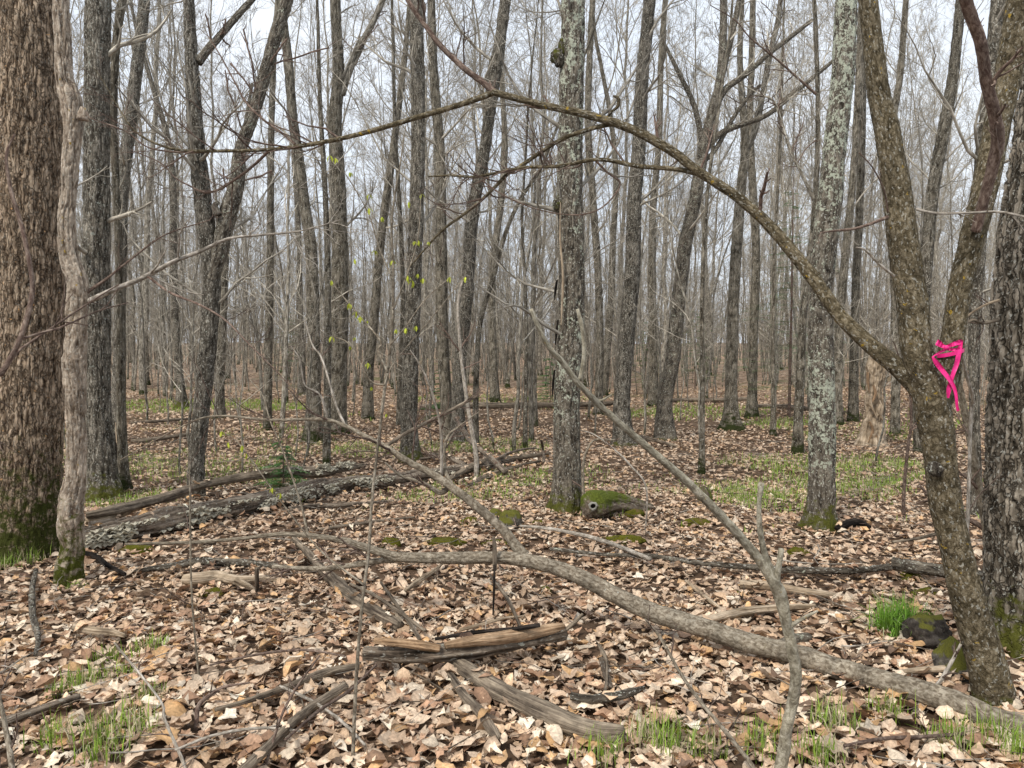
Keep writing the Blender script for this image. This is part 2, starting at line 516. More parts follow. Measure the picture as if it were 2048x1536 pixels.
M['deadwood'] = bark_mat("weathered_grey_wood", (0.045, 0.034, 0.026), (0.15, 0.12, 0.09), (0.33, 0.27, 0.20), 1.3, 0.07, relief=0.45, vary=0.1, moss=(0.08, 0.085, 0.012))
M['rotlog'] = bark_mat("rotting_log_bark", (0.03, 0.022, 0.016), (0.13, 0.10, 0.075), (0.30, 0.25, 0.195), 0.9, 0.12, lichen=(0.42, 0.42, 0.35), lich_cut=0.62, relief=0.6, vary=0.0, fleck=0.3, moss=(0.07, 0.085, 0.014), moss_base=0.02)
M['palewood'] = bark_mat("pale_bare_wood", (0.14, 0.10, 0.066), (0.33, 0.255, 0.175), (0.5, 0.41, 0.31), 1.3, 0.07, relief=0.3, vary=0.1)
M['orangewood'] = bark_mat("peeled_orange_wood", (0.10, 0.06, 0.033), (0.30, 0.195, 0.115), (0.48, 0.345, 0.225), 1.3, 0.06, relief=0.35, vary=0.0)
M['black'] = bark_mat("blackened_wood", (0.006, 0.005, 0.004), (0.015, 0.012, 0.01), (0.045, 0.036, 0.03), 1.0, 0.15, vary=0.0)

def make_leaf_mat(name, tint=(1, 1, 1), trans=0.15):
    N = NT(name, 0.62, 0.3)
    a = N.attr("Col").outputs["Color"]
    tc = N.n("ShaderNodeNewGeometry").outputs["Position"]
    n = N.noise(tc, 90, 4, 0.65)
    col = N.mix(1.0, a, N.ramp(n, [(0.3, 0.62), (0.7, 1.28)]), 'MULTIPLY')
    if tint != (1, 1, 1): col = N.mix(1.0, col, tint, 'MULTIPLY')
    N.bump(n, 0.35, 0.004)
    N.out(col)
    if trans:
        tr = N.n("ShaderNodeBsdfTranslucent"); N.l(col, tr.inputs["Color"])
        ms = N.n("ShaderNodeMixShader"); ms.inputs[0].default_value = trans
        out = [x for x in N.t.nodes if x.type == 'OUTPUT_MATERIAL'][0]
        N.l(N.b.outputs[0], ms.inputs[1]); N.l(tr.outputs[0], ms.inputs[2]); N.l(ms.outputs[0], out.inputs["Surface"])
    return N.m
M['leaf'] = make_leaf_mat("dry_leaf")
M['green'] = make_leaf_mat("green_blade", trans=0.25)

def ground_mat():
    N = NT("forest_floor", 0.95, 0.1)
    pos = N.n("ShaderNodeNewGeometry").outputs["Position"]
    n0 = N.noise(pos, 3.0, 3)
    v = N.n("ShaderNodeTexVoronoi"); v.inputs["Scale"].default_value = 9
    wv = N.n("ShaderNodeVectorMath", operation='ADD')
    nn = N.n("ShaderNodeTexNoise"); nn.inputs["Scale"].default_value = 14; nn.inputs["Detail"].default_value = 3
    N.l(pos, nn.inputs["Vector"])
    s2 = N.n("ShaderNodeVectorMath", operation='SCALE'); s2.inputs["Scale"].default_value = 0.12
    N.l(nn.outputs["Color"], s2.inputs[0]); N.l(pos, wv.inputs[0]); N.l(s2.outputs[0], wv.inputs[1])
    N.l(wv.outputs[0], v.inputs["Vector"])
    sep = N.n("ShaderNodeSeparateColor"); N.l(v.outputs["Color"], sep.inputs[0])
    leafc = N.ramp(sep.outputs[0], [(0.0, (0.06, 0.035, 0.022)), (0.3, (0.21, 0.14, 0.092)), (0.6, (0.32, 0.225, 0.155)), (0.85, (0.42, 0.31, 0.22)), (1.0, (0.46, 0.36, 0.27))])
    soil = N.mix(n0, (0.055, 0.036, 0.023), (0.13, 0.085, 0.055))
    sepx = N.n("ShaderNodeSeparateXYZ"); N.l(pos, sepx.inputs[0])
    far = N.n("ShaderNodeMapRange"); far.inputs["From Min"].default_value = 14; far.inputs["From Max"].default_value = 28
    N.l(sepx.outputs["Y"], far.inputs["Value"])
    leafc = N.mix(1.0, leafc, N.ramp(N.noise(pos, 0.35, 4), [(0.3, 0.75), (0.7, 1.15)]), 'MULTIPLY')
    gm = N.ramp(N.noise(pos, 0.22, 4, 0.6), [(0.56, 0.0), (0.64, 0.55)])
    leafc = N.mix(gm, leafc, (0.085, 0.11, 0.028))
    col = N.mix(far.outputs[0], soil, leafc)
    N.bump(v.outputs["Distance"], 0.8, 0.03)
    return N.out(col)
M['ground'] = ground_mat()

def moss_mat():
    N = NT("moss", 1.0, 0.05)
    pos = N.n("ShaderNodeNewGeometry").outputs["Position"]
    n = N.noise(pos, 160, 3, 0.7); m = N.noise(pos, 18, 4, 0.6)
    c = N.mix(m, (0.035, 0.038, 0.008), (0.19, 0.18, 0.022))
    c = N.mix(1.0, c, N.ramp(n, [(0.3, 0.45), (0.7, 1.4)]), 'MULTIPLY')
    b = N.ramp(N.noise(pos, 9, 4, 0.6), [(0.55, 0.0), (0.65, 0.8)])
    c = N.mix(b, c, (0.13, 0.085, 0.045))
    N.bump(n, 1.0, 0.012)
    return N.out(c)
M['moss'] = moss_mat()

def rock_mat(name, moss_amt):
    N = NT(name, 0.9, 0.2)
    g = N.n("ShaderNodeNewGeometry"); pos = g.outputs["Position"]
    n = N.noise(pos, 30, 6, 0.7); m = N.noise(pos, 8, 4, 0.6)
    c = N.ramp(n, [(0.35, (0.035, 0.030, 0.025)), (0.52, (0.10, 0.088, 0.072)), (0.68, (0.24, 0.225, 0.19))]) if moss_amt > 0.2 else N.ramp(n, [(0.35, (0.014, 0.011, 0.009)), (0.52, (0.045, 0.037, 0.03)), (0.68, (0.11, 0.095, 0.08))])
    sx = N.n("ShaderNodeSeparateXYZ"); N.l(g.outputs["Normal"], sx.inputs[0])
    mm = N.math('ADD', N.math('MULTIPLY', sx.outputs["Z"], 0.45), m)
    mk = N.ramp(mm, [(0.95 - moss_amt, 0.0), (1.03 - moss_amt, 1.0)])
    fine = N.noise(pos, 170, 3, 0.7)
    c = N.mix(mk, c, N.mix(fine, (0.03, 0.034, 0.008), (0.17, 0.16, 0.025)))
    N.bump(N.math('ADD', n, fine), 0.8, 0.01)
    return N.out(c)
M['rock'] = rock_mat("mossy_rock", 0.35)
M['darkrock'] = rock_mat("dark_boulder", 0.12)

def flat_mat(name, c1, c2, scale=60, rough=0.7, emit=False):
    N = NT(name, rough, 0.3)
    pos = N.n("ShaderNodeNewGeometry").outputs["Position"]
    n = N.noise(pos, scale, 4, 0.6)
    N.bump(n, 0.3, 0.004)
    return N.out(N.mix(n, c1, c2))
M['fungus'] = flat_mat("bracket_fungus_skin", (0.20, 0.17, 0.12), (0.60, 0.56, 0.44), 38, 0.85)
M['pink'] = flat_mat("pink_flagging_tape", (0.62, 0.012, 0.15), (0.85, 0.035, 0.26), 45, 0.38)
M['hole'] = flat_mat("dark_hollow_wood", (0.004, 0.003, 0.003), (0.01, 0.008, 0.006), 30, 1.0)
M['paleface'] = flat_mat("pale_grey_wood", (0.15, 0.14, 0.12), (0.34, 0.33, 0.29), 80, 0.9)

# ------------------------------------------------------------------ ground
def build_ground():
    ny, nx = 270, 180
    v = np.linspace(0, 1, ny)
    ys = -6 + 12 * v + 270 * v ** 3.2
    u = np.linspace(-1, 1, nx)
    X = u[None, :] * (6 + 0.95 * np.maximum(ys[:, None] + 6, 0)) 
    Yg = np.broadcast_to(ys[:, None], X.shape)
    Z = terrain(X, Yg)
    V = np.stack([X, Yg, Z], -1)
    i = (np.arange(ny - 1) * nx)[:, None]; k = np.arange(nx - 1)[None, :]
    q = np.stack([i + k, i + k + 1, i + nx + k + 1, i + nx + k], -1).reshape(-1, 4)
    o = link("ground", mk_mesh("ground", V.reshape(-1, 3), q, M['ground']))
    return tag(o, kind='structure')
ground = build_ground()

# leaves ------------------------------------------------------------
def strip_leaf(st):
    """st: list of (x, half width). mid + left + right rows -> verts, tris"""
    xs = np.array([s[0] for s in st]); w = np.array([s[1] for s in st]); n = len(st)
    V = np.zeros((3 * n, 3))
    V[:n, 0] = xs; V[n:2 * n, 0] = xs; V[2 * n:, 0] = xs
    V[n:2 * n, 1] = w; V[2 * n:, 1] = -w
    t = []
    for i in range(n - 1):
        for o, f in ((n, 1), (2 * n, 0)):
            a, b, c, d = i, i + 1, o + i + 1, o + i
            tt = [(a, b, c), (a, c, d)] if f else [(a, c, b), (a, d, c)]
            t += tt
    return V, np.array(t)
def fan_leaf(rad, cx=-0.12):
    n = len(rad)
    a = np.linspace(-math.pi, math.pi, n, endpoint=False)
    V = np.zeros((n + 1, 3)); V[0, 0] = cx
    V[1:, 0] = cx + np.array(rad) * np.cos(a); V[1:, 1] = np.array(rad) * np.sin(a)
    t = np.array([(0, 1 + i, 1 + (i + 1) % n) for i in range(n)])
    return V, t
OAK = strip_leaf([(-.5, .012), (-.36, .10), (-.29, .05), (-.17, .21), (-.08, .085), (.06, .30), (.16, .12), (.28, .24), (.35, .10), (.5, .03)])
OAK2 = strip_leaf([(-.5, .012), (-.32, .13), (-.22, .07), (-.05, .30), (.05, .11), (.22, .33), (.30, .13), (.5, .02)])
OAK3 = strip_leaf([(-.5, .01), (-.38, .07), (-.30, .13), (-.24, .12), (-.20, .06), (-.12, .16), (-.03, .25), (.04, .22), (.08, .10), (.16, .17), (.24, .22), (.30, .16), (.34, .08), (.42, .10), (.5, .03)])
OVAL = strip_leaf([(-.5, .01), (-.3, .17), (0, .26), (.25, .2), (.5, .01)])
WIDE = strip_leaf([(-.5, .01), (-.35, .25), (-.05, .36), (.22, .26), (.5, .01)])
MAPLE = fan_leaf([.22, .34, .30, .44, .34, .38, .52, .40, .50, .60, .50, .40, .52, .38, .34, .44, .30, .34], -0.1)
MAPLE2 = fan_leaf([.22, .38, .30, .48, .33, .48, .42, .56, .42, .48, .33, .48, .30, .38], -0.08)
LOW = fan_leaf([.30, .42, .25, .5, .30, .42], -0.0)
LOW4 = fan_leaf([.34, .45, .30, .5, .40], 0.0)
PAL = np.array([(0.50, 0.35, 0.225), (0.56, 0.43, 0.31), (0.58, 0.475, 0.355), (0.23, 0.135, 0.08), (0.44, 0.315, 0.215),
                (0.52, 0.32, 0.155), (0.11, 0.065, 0.042), (0.35, 0.21, 0.13), (0.64, 0.555, 0.44), (0.31, 0.19, 0.12)])
PW = np.array([.20, .21, .12, .08, .15, .06, .035, .09, .035, .03]); PW = PW / PW.sum()

def leaf_batch(tmpl, pos, size, rng, tilt=0.45, even=0.0):
    V0, T0 = tmpl
    n, m = len(pos), len(V0)
    V = np.repeat(V0[None], n, 0)
    V = V + rng.normal(size=V.shape) * np.array([0.008, 0.010, 0.0])
    x, y = V[..., 0], V[..., 1]
    fold = rng.uniform(-0.15, 0.5, (n, 1)); bend = rng.uniform(-0.65, 0.65, (n, 1)); curl = rng.uniform(-0.9, 1.2, (n, 1))
    ph = rng.uniform(0, 6.28, (n, 1)); tw = rng.uniform(-0.8, 0.8, (n, 1))
    fold = fold + (rng.random((n, 1)) < .25) * 0.6
    V[..., 2] = fold * np.abs(y) + bend * x * x + curl * y * y * (0.3 + x) + tw * x * y + 0.05 * np.sin(9 * x + ph) + 0.05 * np.sin(13 * y + ph * 2) + rng.normal(size=x.shape) * 0.012
    V[..., 1] = y * (1 - 0.25 * np.abs(fold))
    V = V * size[:, None, None]
    yaw = rng.uniform(0, 6.28, n)
    ax = rng.normal(size=(n, 2)); ax /= np.linalg.norm(ax, axis=1, keepdims=True)
    ta = np.abs(rng.normal(0, tilt, n)).clip(0, 1.35)
    c, s = np.cos(yaw)[:, None], np.sin(yaw)[:, None]
    X = V[..., 0] * c - V[..., 1] * s; Y = V[..., 0] * s + V[..., 1] * c; Z = V[..., 2]
    kx, ky = ax[:, :1], ax[:, 1:]
    ct, stt = np.cos(ta)[:, None], np.sin(ta)[:, None]
    dot = kx * X + ky * Y
    X2 = X * ct + (ky * Z) * stt + kx * dot * (1 - ct)
    Y2 = Y * ct + (-kx * Z) * stt + ky * dot * (1 - ct)
    Z2 = Z * ct + (kx * Y - ky * X) * stt
    V = np.stack([X2, Y2, Z2], -1) + pos[:, None, :]
    T = T0[None] + (np.arange(n) * m)[:, None, None]
    pc = PAL[rng.choice(len(PAL), n, p=PW)] * rng.uniform(0.70, 1.30, (n, 1))
    pc = pc * (1 - even) + np.array([0.42, 0.30, 0.205]) * even
    C = np.repeat(pc[:, None, :], m, 1)
    C = C * (1 + 0.16 * np.sin(7 * x + 5 * y + ph)[..., None]) * rng.uniform(0.85, 1.12, (n, m, 1))
    C = C * (1 + 0.28 * np.exp(-(V0[:, 1] / 0.03) ** 2))[None, :, None]
    C = np.concatenate([C, np.ones((n, m, 1))], -1)
    return V.reshape(-1, 3), T.reshape(-1, 3), C.reshape(-1, 4).clip(0, 1)

def build_litter():
    rng = np.random.default_rng(11)
    buf = Buf()
    bands = [(1.9, 4.6, 700, (0.042, 0.108), [OAK, OAK3, OVAL, WIDE, WIDE, OVAL, OAK3, MAPLE], 0.04, 0.30),
             (4.6, 8.5, 500, (0.042, 0.096), [OAK2, WIDE, OVAL, LOW], 0.04, 0.30),
             (8.5, 15.0, 200, (0.055, 0.105), [LOW, LOW4], 0.04, 0.30),
             (15.0, 28.0, 62, (0.065, 0.13), [LOW4], 0.04, 0.28)]
    for y0, y1, dens, sz, tm, dz, tilt in bands:
        area = 0.72 * (y1 * y1 - y0 * y0) + 0.6 * (y1 - y0)
        n = int(area * dens)
        yy = np.sqrt(rng.uniform(y0 * y0, y1 * y1, n))
        xx = rng.uniform(-1, 1, n) * (0.72 * yy + 0.3)
        zz = terrain(xx, yy)
        sel = rng.integers(0, len(tm), n)
        for k, t in enumerate(tm):
            s = sel == k
            size = rng.uniform(sz[0], sz[1], s.sum()) * rng.choice([0.7, 1.0, 1.12], s.sum(), p=[.3, .5, .2])
            pos = np.stack([xx[s], yy[s], zz[s] + rng.uniform(0.004, dz, s.sum()) * 0.7 + 0.006], -1)
            V, T, C = leaf_batch(t, pos, size, rng, tilt, 0.15 if y0 < 4 else (0.3 if y0 < 8 else 0.5))
            buf.add(V, t=T, Col=C)
    o = link("leaf_litter", buf.mesh("leaf_litter", M['leaf'], smooth=True), ground)
    tag(o, kind='stuff')
    # the 300 that show largest, each an object of its own
    protos = []
    for k in range(30):
        t = [OAK3, OAK, MAPLE, WIDE, OAK3, OVAL][k % 6]
        V, T, C = leaf_batch(t, np.zeros((1, 3)), np.array([rng.uniform(0.085, 0.125)]), rng, 0.22)
        b = Buf(); b.add(V, t=T, Col=C)
        protos.append(b.mesh("leaf", M['leaf'], smooth=True))
    cnt = 0
    while cnt < 295:
        py = 1536 - abs(rng.normal(0, 190)); px = rng.uniform(-20, 2070)
        if py < 1080: continue
        g = G(px, py)
        o = link("leaf", protos[rng.integers(0, 30)], ground)
        o.location = (g[0], g[1], g[2] + rng.uniform(0.035, 0.055))
        o.rotation_euler = (rng.normal(0, .16), rng.normal(0, .16), rng.uniform(0, 6.28))
        cnt += 1
build_litter()

# ------------------------------------------------------------------ grown twigs
def polyline(pts, radii, n):
    c = catmull(np.hstack([np.asarray(pts, float), np.asarray(radii, float)[:, None]]), n)
    L = np.linalg.norm(np.diff(c[:, :3], axis=0), axis=1).sum()
    return c[None, :, :3], c[None, :, 3], np.array([L])

def twig_tree(Pp, Rp, Lp, levels, rng, buf, rmin=0.0015):
    """levels: list of dict(k, t, ang, lr, rr, N, S)"""
    for lv in levels:
        Pc, Rc, Lc = spawn(Pp, Rp, Lp, lv['k'], lv.get('t', (0.2, 1.0)), lv.get('ang', (30, 65)), lv.get('lr', (0.3, 0.6)), lv.get('rr', (0.4, 0.7)),
                           lv.get('N', 5), rng, lv.get('up', 0.1), lv.get('wig', 0.14), lv.get('rmin', rmin), lv.get('taper', 0.3))
        if 'maxl' in lv: pass
        sweep(Pc, Rc, lv.get('S', 4), rng, buf)
        Pp, Rp, Lp = Pc, Rc, Lc

# ------------------------------------------------------------------ background wood: tree kinds with trunk and crown
def bg_variant(seed, H, r0, first, spread, k1, lean):
    rng = np.random.default_rng(seed)
    n = 26
    z = np.linspace(-0.25, H, n)
    wob = np.cumsum(rng.normal(0, 0.055, (n, 2)), 0) + np.outer(np.linspace(0, 1, n) ** 1.3, lean)
    wob -= wob[1]
    Pt = np.stack([wob[:, 0], wob[:, 1], z], -1)
    tt = np.clip(z / H, 0, 1)
    r0 = r0 * 0.56
    R = r0 * (1 - 0.86 * tt ** 0.9)
    tb = Buf()
    V, q, t, at = bark_tube(Pt, R, ds=0.35, sides=12, amp=0.008, freq=26, seed=seed, flare=(0.22, 0.45, 4), moss_h=0.55, lump=0.10, gz=0.0)
    tb.add(V, q=q, **at)
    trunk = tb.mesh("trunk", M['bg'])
    cb = Buf()
    Pp, Rp, Lp = Pt[None], R[None], np.array([H])
    P1, R1, L1 = spawn(Pp, Rp, Lp, k1, (first, 0.97), (28, 58), (0.22, 0.46 * spread), (0.35, 0.6), 8, rng, 0.10, 0.13, 0.012, 0.2)
    sweep(P1, R1, 6, rng, cb)
    P2, R2, L2 = spawn(P1, R1, L1, 7, (0.12, 0.98), (28, 62), (0.3, 0.62), (0.45, 0.75), 6, rng, 0.09, 0.15, 0.008, 0.3)
    sweep(P2, R2, 4, rng, cb)
    P3, R3, L3 = spawn(P2, R2, L2, 6, (0.1, 1.0), (25, 65), (0.32, 0.65), (0.5, 0.8), 5, rng, 0.10, 0.18, 0.0055, 0.4)
    sweep(P3, R3, 3, rng, cb)
    P4, R4, L4 = spawn(P3, R3, L3, 3, (0.1, 1.0), (25, 60), (0.4, 0.8), (0.6, 0.9), 3, rng, 0.10, 0.2, 0.0038, 0.6)
    sweep(P4, R4, 3, rng, cb)
    # small dead lower branches
    Q1, S1, M1 = spawn(Pp, Rp, Lp, 9, (0.06, first), (50, 95), (0.04, 0.12), (0.10, 0.2), 5, rng, 0.02, 0.2, 0.006, 0.3)
    sweep(Q1, S1, 4, rng, cb)
    Q2, S2, M2 = spawn(Q1, S1, M1, 5, (0.2, 1), (30, 70), (0.4, 0.8), (0.4, 0.7), 4, rng, 0.04, 0.2, 0.004, 0.5)
    sweep(Q2, S2, 3, rng, cb)
    crown = cb.mesh("crown", M['bgtwig'])
    return trunk, crown

VARS = [bg_variant(101, 17, 0.13, 0.36, 0.9, 13, (0.6, 0.2)), bg_variant(102, 19, 0.17, 0.40, 1.0, 15, (-0.7, 0.4)),
        bg_variant(103, 15, 0.10, 0.30, 0.8, 12, (0.9, -0.4)), bg_variant(104, 20, 0.20, 0.38, 1.05, 15, (-0.2, -0.6)),
        bg_variant(105, 13, 0.075, 0.25, 0.8, 11, (-1.1, 0.5)), bg_variant(106, 16, 0.12, 0.34, 0.95, 13, (1.6, 0.3)),
        bg_variant(107, 18, 0.15, 0.22, 1.0, 16, (0.1, 1.0))]

def sap_variant(seed, H, r0, k1, lean):
    rng = np.random.default_rng(seed)
    n = 14
    z = np.linspace(-0.08, H, n)
    wob = np.cumsum(rng.normal(0, 0.025, (n, 2)), 0) + np.outer(np.linspace(0, 1, n) ** 1.5, lean)
    wob -= wob[1]
    Pt = np.stack([wob[:, 0], wob[:, 1], z], -1)
    R = r0 * (1 - 0.85 * np.clip(z / H, 0, 1))
    sb = Buf(); sweep(Pt[None], R[None], 7, rng, sb, moss=np.clip(1 - z / 0.35, 0, 1)[None])
    cb = Buf()
    P1, R1, L1 = spawn(Pt[None], R[None], np.array([H]), k1, (0.22, 0.98), (35, 70), (0.14, 0.38), (0.3, 0.55), 6, rng, 0.07, 0.14, 0.003, 0.35)
    sweep(P1, R1, 4, rng, cb)
    P2, R2, L2 = spawn(P1, R1, L1, 5, (0.15, 1), (30, 60), (0.3, 0.6), (0.5, 0.8), 4, rng, 0.07, 0.16, 0.0022, 0.5)
    sweep(P2, R2, 3, rng, cb)
    P3, R3, L3 = spawn(P2, R2, L2, 3, (0.15, 1), (30, 60), (0.4, 0.7), (0.6, 0.9), 3, rng, 0.07, 0.16, 0.0018, 0.6)
    sweep(P3, R3, 3, rng, cb)
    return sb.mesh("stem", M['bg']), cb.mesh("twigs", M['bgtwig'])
SAPS = [sap_variant(201, 5.0, 0.024, 15, (0.4, 0.1)), sap_variant(202, 3.2, 0.014, 12, (-0.3, 0.2)), sap_variant(203, 6.5, 0.034, 16, (-0.6, -0.2)),
        sap_variant(204, 2.2, 0.009, 9, (0.3, -0.1)), sap_variant(205, 7.5, 0.042, 18, (0.8, 0.3)), sap_variant(206, 4.2, 0.018, 14, (0.9, 0.0))]
#--TRACED--
# ------------------------------------------------------------------ traced trees
from mathutils import Matrix
def put(name, me, parent):
    me.transform(Matrix.Translation(-Vector(parent.location)))
    return link(name, me, parent)

def world_pts(pts, Y0, Y1=None):
    """pts (px,py,r px) -> world points and radii; depth goes Y0 -> Y1 along the path"""
    pts = [tuple(p) for p in pts]
    d = np.array([0] + [math.hypot(pts[i + 1][0] - pts[i][0], pts[i + 1][1] - pts[i][1]) for i in range(len(pts) - 1)]).cumsum()
    out, rad = [], []
    for p, s in zip(pts, d / d[-1]):
        Y = p[3] if len(p) > 3 else Y0 + ((Y1 if Y1 is not None else Y0) - Y0) * s
        out.append(P(p[0], p[1], Y)); rad.append(RW(p[2], p[1], Y))
    return np.array(out), np.array(rad)

SEEDC = [500]
def nseed():
    SEEDC[0] += 1
    return SEEDC[0]

TREES = []      # (base px, label) used to describe the neighbours
def tree(label, pts, mat, Y=None, lean=0.0, sides=None, ds=None, amp=None, freq=40, style='furrow', moss_h=0.0, flare=(0.13, 0.35, 4),
         lich=None, twigs=0, trange=(0.35, 0.95), short=None, extend=True, kind='tree', cat='tree', lump=0.05, twiglen=1.0, group=None, upb=0.08, twmat='bgtwig', tw_ang=(35, 75)):
    g = G(pts[0][0], pts[0][1]) if Y is None else P(pts[0][0], pts[0][1], Y)
    Yb = g[1]
    if Y is not None: g = np.array([g[0], Yb, th(g[0], Yb)])
    W, R = world_pts(pts, Yb, Yb + lean)
    if Y is None: W[0] = g
    W = np.vstack([[W[0][0], W[0][1], g[2] - 0.12], W]) if W[0][2] > g[2] - 0.1 else W
    if len(R) < len(W): R = np.concatenate([[R[0]], R])
    if extend:
        d = W[-1] - W[-2]; d /= np.linalg.norm(d)
        e = 0.25 if Yb < 9 else 0.8
        W = np.vstack([W, W[-1] + d * 1.0 * e, W[-1] + d * 2.4 * e + np.array([0.1 * e, 0, 0.4 * e])]); R = np.concatenate([R, [R[-1] * 0.85, R[-1] * 0.5]])
    rm = R.mean()
    scr = RW(1, pts[0][1], Yb)                         # metres per photo pixel
    sides = sides or int(np.clip(rm / scr * 2.1, 10, 100))
    ds = ds or max(scr * 6.0, 0.012)
    amp = amp if amp is not None else rm * 0.07
    root = thing(kind, g, label, cat, group)
    sd = nseed()
    me = tube_mesh('trunk', M[mat], W, R, ds=ds, sides=sides, amp=amp, freq=freq, style=style, seed=sd, flare=flare, moss_h=moss_h, lich=lich, lump=lump, gz=g[2])
    put('trunk', me, root)
    if twigs:
        rng = np.random.default_rng(sd)
        Pp, Rp, Lp = polyline(W, R, 40)
        b = Buf()
        P1, R1, L1 = spawn(Pp, Rp, Lp * 0 + 1.0, int(twigs * 1.5), trange, tw_ang, (0.7 * twiglen, 2.6 * twiglen), (0.12, 0.28), 8, rng, upb, 0.16, 0.003, 0.25)
        R1 = np.minimum(R1, 0.022); sweep(P1, R1, 6, rng, b)
        P2, R2, L2 = spawn(P1, R1, L1, 6, (0.15, 1), (28, 62), (0.3, 0.65), (0.4, 0.7), 6, rng, 0.05, 0.16, 0.002, 0.35)
        sweep(P2, R2, 4, rng, b)
        P3, R3, L3 = spawn(P2, R2, L2, 4, (0.15, 1), (28, 62), (0.3, 0.6), (0.5, 0.8), 4, rng, 0.05, 0.16, 0.0014, 0.5)
        sweep(P3, R3, 3, rng, b)
        tw = put('twigs', b.mesh('twigs', M[twmat]), root); tag(tw, kind='stuff')
    TREES.append((pts[0][0], Yb, short or label))
    return root, W, R, Yb

def limb(root, pts, Y0, Y1=None, mat='bg', name='branch', tw=0, twr=(0.25, 1.0), tlen=0.35, sides=None, amp=None, label=None, style='smooth', freq=60, twmat='twig', lv2=3, end=True, up=0.04, rmin=0.0016, ang=(30, 70), lump=0.08, moss_h=0, ds=None):
    W, R = world_pts(pts, Y0, Y1)
    scr = RW(1, pts[0][1], Y0)
    s = sides or int(np.clip(R.mean() / scr * 3.5, 8, 48))
    sd = nseed()
    b = Buf()
    V, q, t, at = bark_tube(W, R, ds=ds or max(scr * 3.5, 0.01), sides=s, amp=amp if amp is not None else R.mean() * 0.09, freq=freq, style=style, seed=sd, lump=lump, cap=True)
    b.add(V, q=q, t=t, **at)
    me = b.mesh(name, M[mat])
    o = put(name, me, root) if root is not None else link(name, me)
    if label: o['label'] = label
    if tw:
        rng = np.random.default_rng(sd)
        Pp, Rp, Lp = polyline(W, R, 30)
        tb = Buf()
        P1, R1, L1 = spawn(Pp, Rp, Lp, int(tw * 1.7), twr, ang, (tlen * 0.4, tlen), (0.3, 0.6), 8, rng, up, 0.13, rmin, 0.35)
        R1 = np.minimum(R1, 0.009); sweep(P1, R1, 5, rng, tb)
        if lv2:
            P2, R2, L2 = spawn(P1, R1, L1, lv2 + 1, (0.2, 1), (28, 62), (0.25, 0.6), (0.5, 0.8), 5, rng, up, 0.13, rmin * 0.8, 0.5)
            sweep(P2, R2, 4, rng, tb)
        tw_ = put('twigs', tb.mesh('twigs', M[twmat]), root) if root is not None else link('twigs', tb.mesh('twigs', M[twmat]), o)
        tag(tw_, kind='stuff')
    return o, W, R

# 1 the big left trunk
T1, W1, R1_, Y1_ = tree("massive brown shaggy-barked trunk filling the left edge, mossy at its foot",
    [(45, 1112, 74), (50, 1040, 68), (54, 940, 64), (58, 800, 62), (61, 600, 63), (62, 400, 63), (62, 200, 61), (60, 0, 59)],
    'shaggy', sides=180, ds=0.012, amp=0.009, freq=46, moss_h=1.25, flare=(0.10, 0.22, 4), short="the massive shaggy left trunk")
# 2 the twisted one next to it
T2, W2, R2_, Y2_ = tree("crooked flaky-barked slim trunk leaning on the massive left one, knobbly and twisted",
    [(138, 1168, 27), (139, 1130, 25), (145, 1092, 22), (141, 1055, 26), (143, 1000, 24), (152, 940, 20), (152, 860, 17.5), (151, 790, 20), (149, 720, 21.5), (154, 640, 20.5), (154, 570, 20),
     (138, 510, 18), (134, 450, 16), (137, 390, 15), (143, 300, 17), (146, 250, 18), (141, 200, 20), (128, 150, 17), (124, 60, 16), (122, -20, 16)],
    'flaky', sides=84, ds=0.011, amp=0.007, freq=44, moss_h=0.85, flare=(0.05, 0.05, 3), lump=0.13, short="the crooked flaky trunk")
# 3 dark lichened trunk
T3, W3, R3_, Y3_ = tree("straight dark grey lichened trunk just right of the crooked flaky one",
    [(208, 1000, 34), (204, 930, 28), (196, 800, 24), (193, 600, 26), (193, 400, 25), (194, 200, 24), (196, 0, 24)],
    'grey', sides=84, amp=0.009, freq=38, moss_h=0.5, twigs=5, short="the straight dark grey trunk on the left", lich=([0, 9], [0.1, 0.25]))
T3['label'] = "straight dark grey lichened trunk just right of the crooked flaky one"
limb(T2, [(178, 602, 6), (230, 578, 5.5), (285, 556, 5), (350, 522, 4.5), (400, 503, 4), (455, 478, 3.2), (520, 470, 2.6), (600, 462, 1.8), (680, 440, 1.2)], Y2_, Y2_ - 0.4, 'deadtwig', tw=9, tlen=0.5, twmat='deadtwig', lv2=3)
limb(T2, [(165, 590, 4), (210, 560, 3), (260, 520, 2.2), (330, 470, 1.6), (420, 440, 1.1)], Y2_, Y2_ + 0.3, 'twig', tw=5, tlen=0.4)
limb(T2, [(296, 553, 3), (340, 585, 2.6), (400, 610, 2.3), (450, 640, 2), (500, 690, 1.6), (560, 750, 1.2), (640, 842, 0.9)], Y2_ - 0.1, Y2_ - 0.5, 'twig', tw=5, tlen=0.4)
limb(T2, [(165, 240, 12), (166, 225, 10), (164, 214, 4)], Y2_ - 0.05, mat='flaky', name='knot')

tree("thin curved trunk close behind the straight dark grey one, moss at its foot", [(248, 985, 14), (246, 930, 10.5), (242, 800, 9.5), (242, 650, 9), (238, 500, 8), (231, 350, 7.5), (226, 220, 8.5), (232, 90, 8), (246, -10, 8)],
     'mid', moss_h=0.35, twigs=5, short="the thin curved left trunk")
tree("leaning trunk bending right toward the treetop, between the dark grey trunk and the forked one", [(232, 885, 13), (238, 700, 11), (242, 520, 11), (245, 400, 11), (257, 270, 12.5), (272, 150, 12), (284, 50, 11.5), (290, -10, 11)],
     'grey', moss_h=0.3, twigs=7, short="the right-bending left trunk", lich=([0, 9], [0.0, 0.3]))
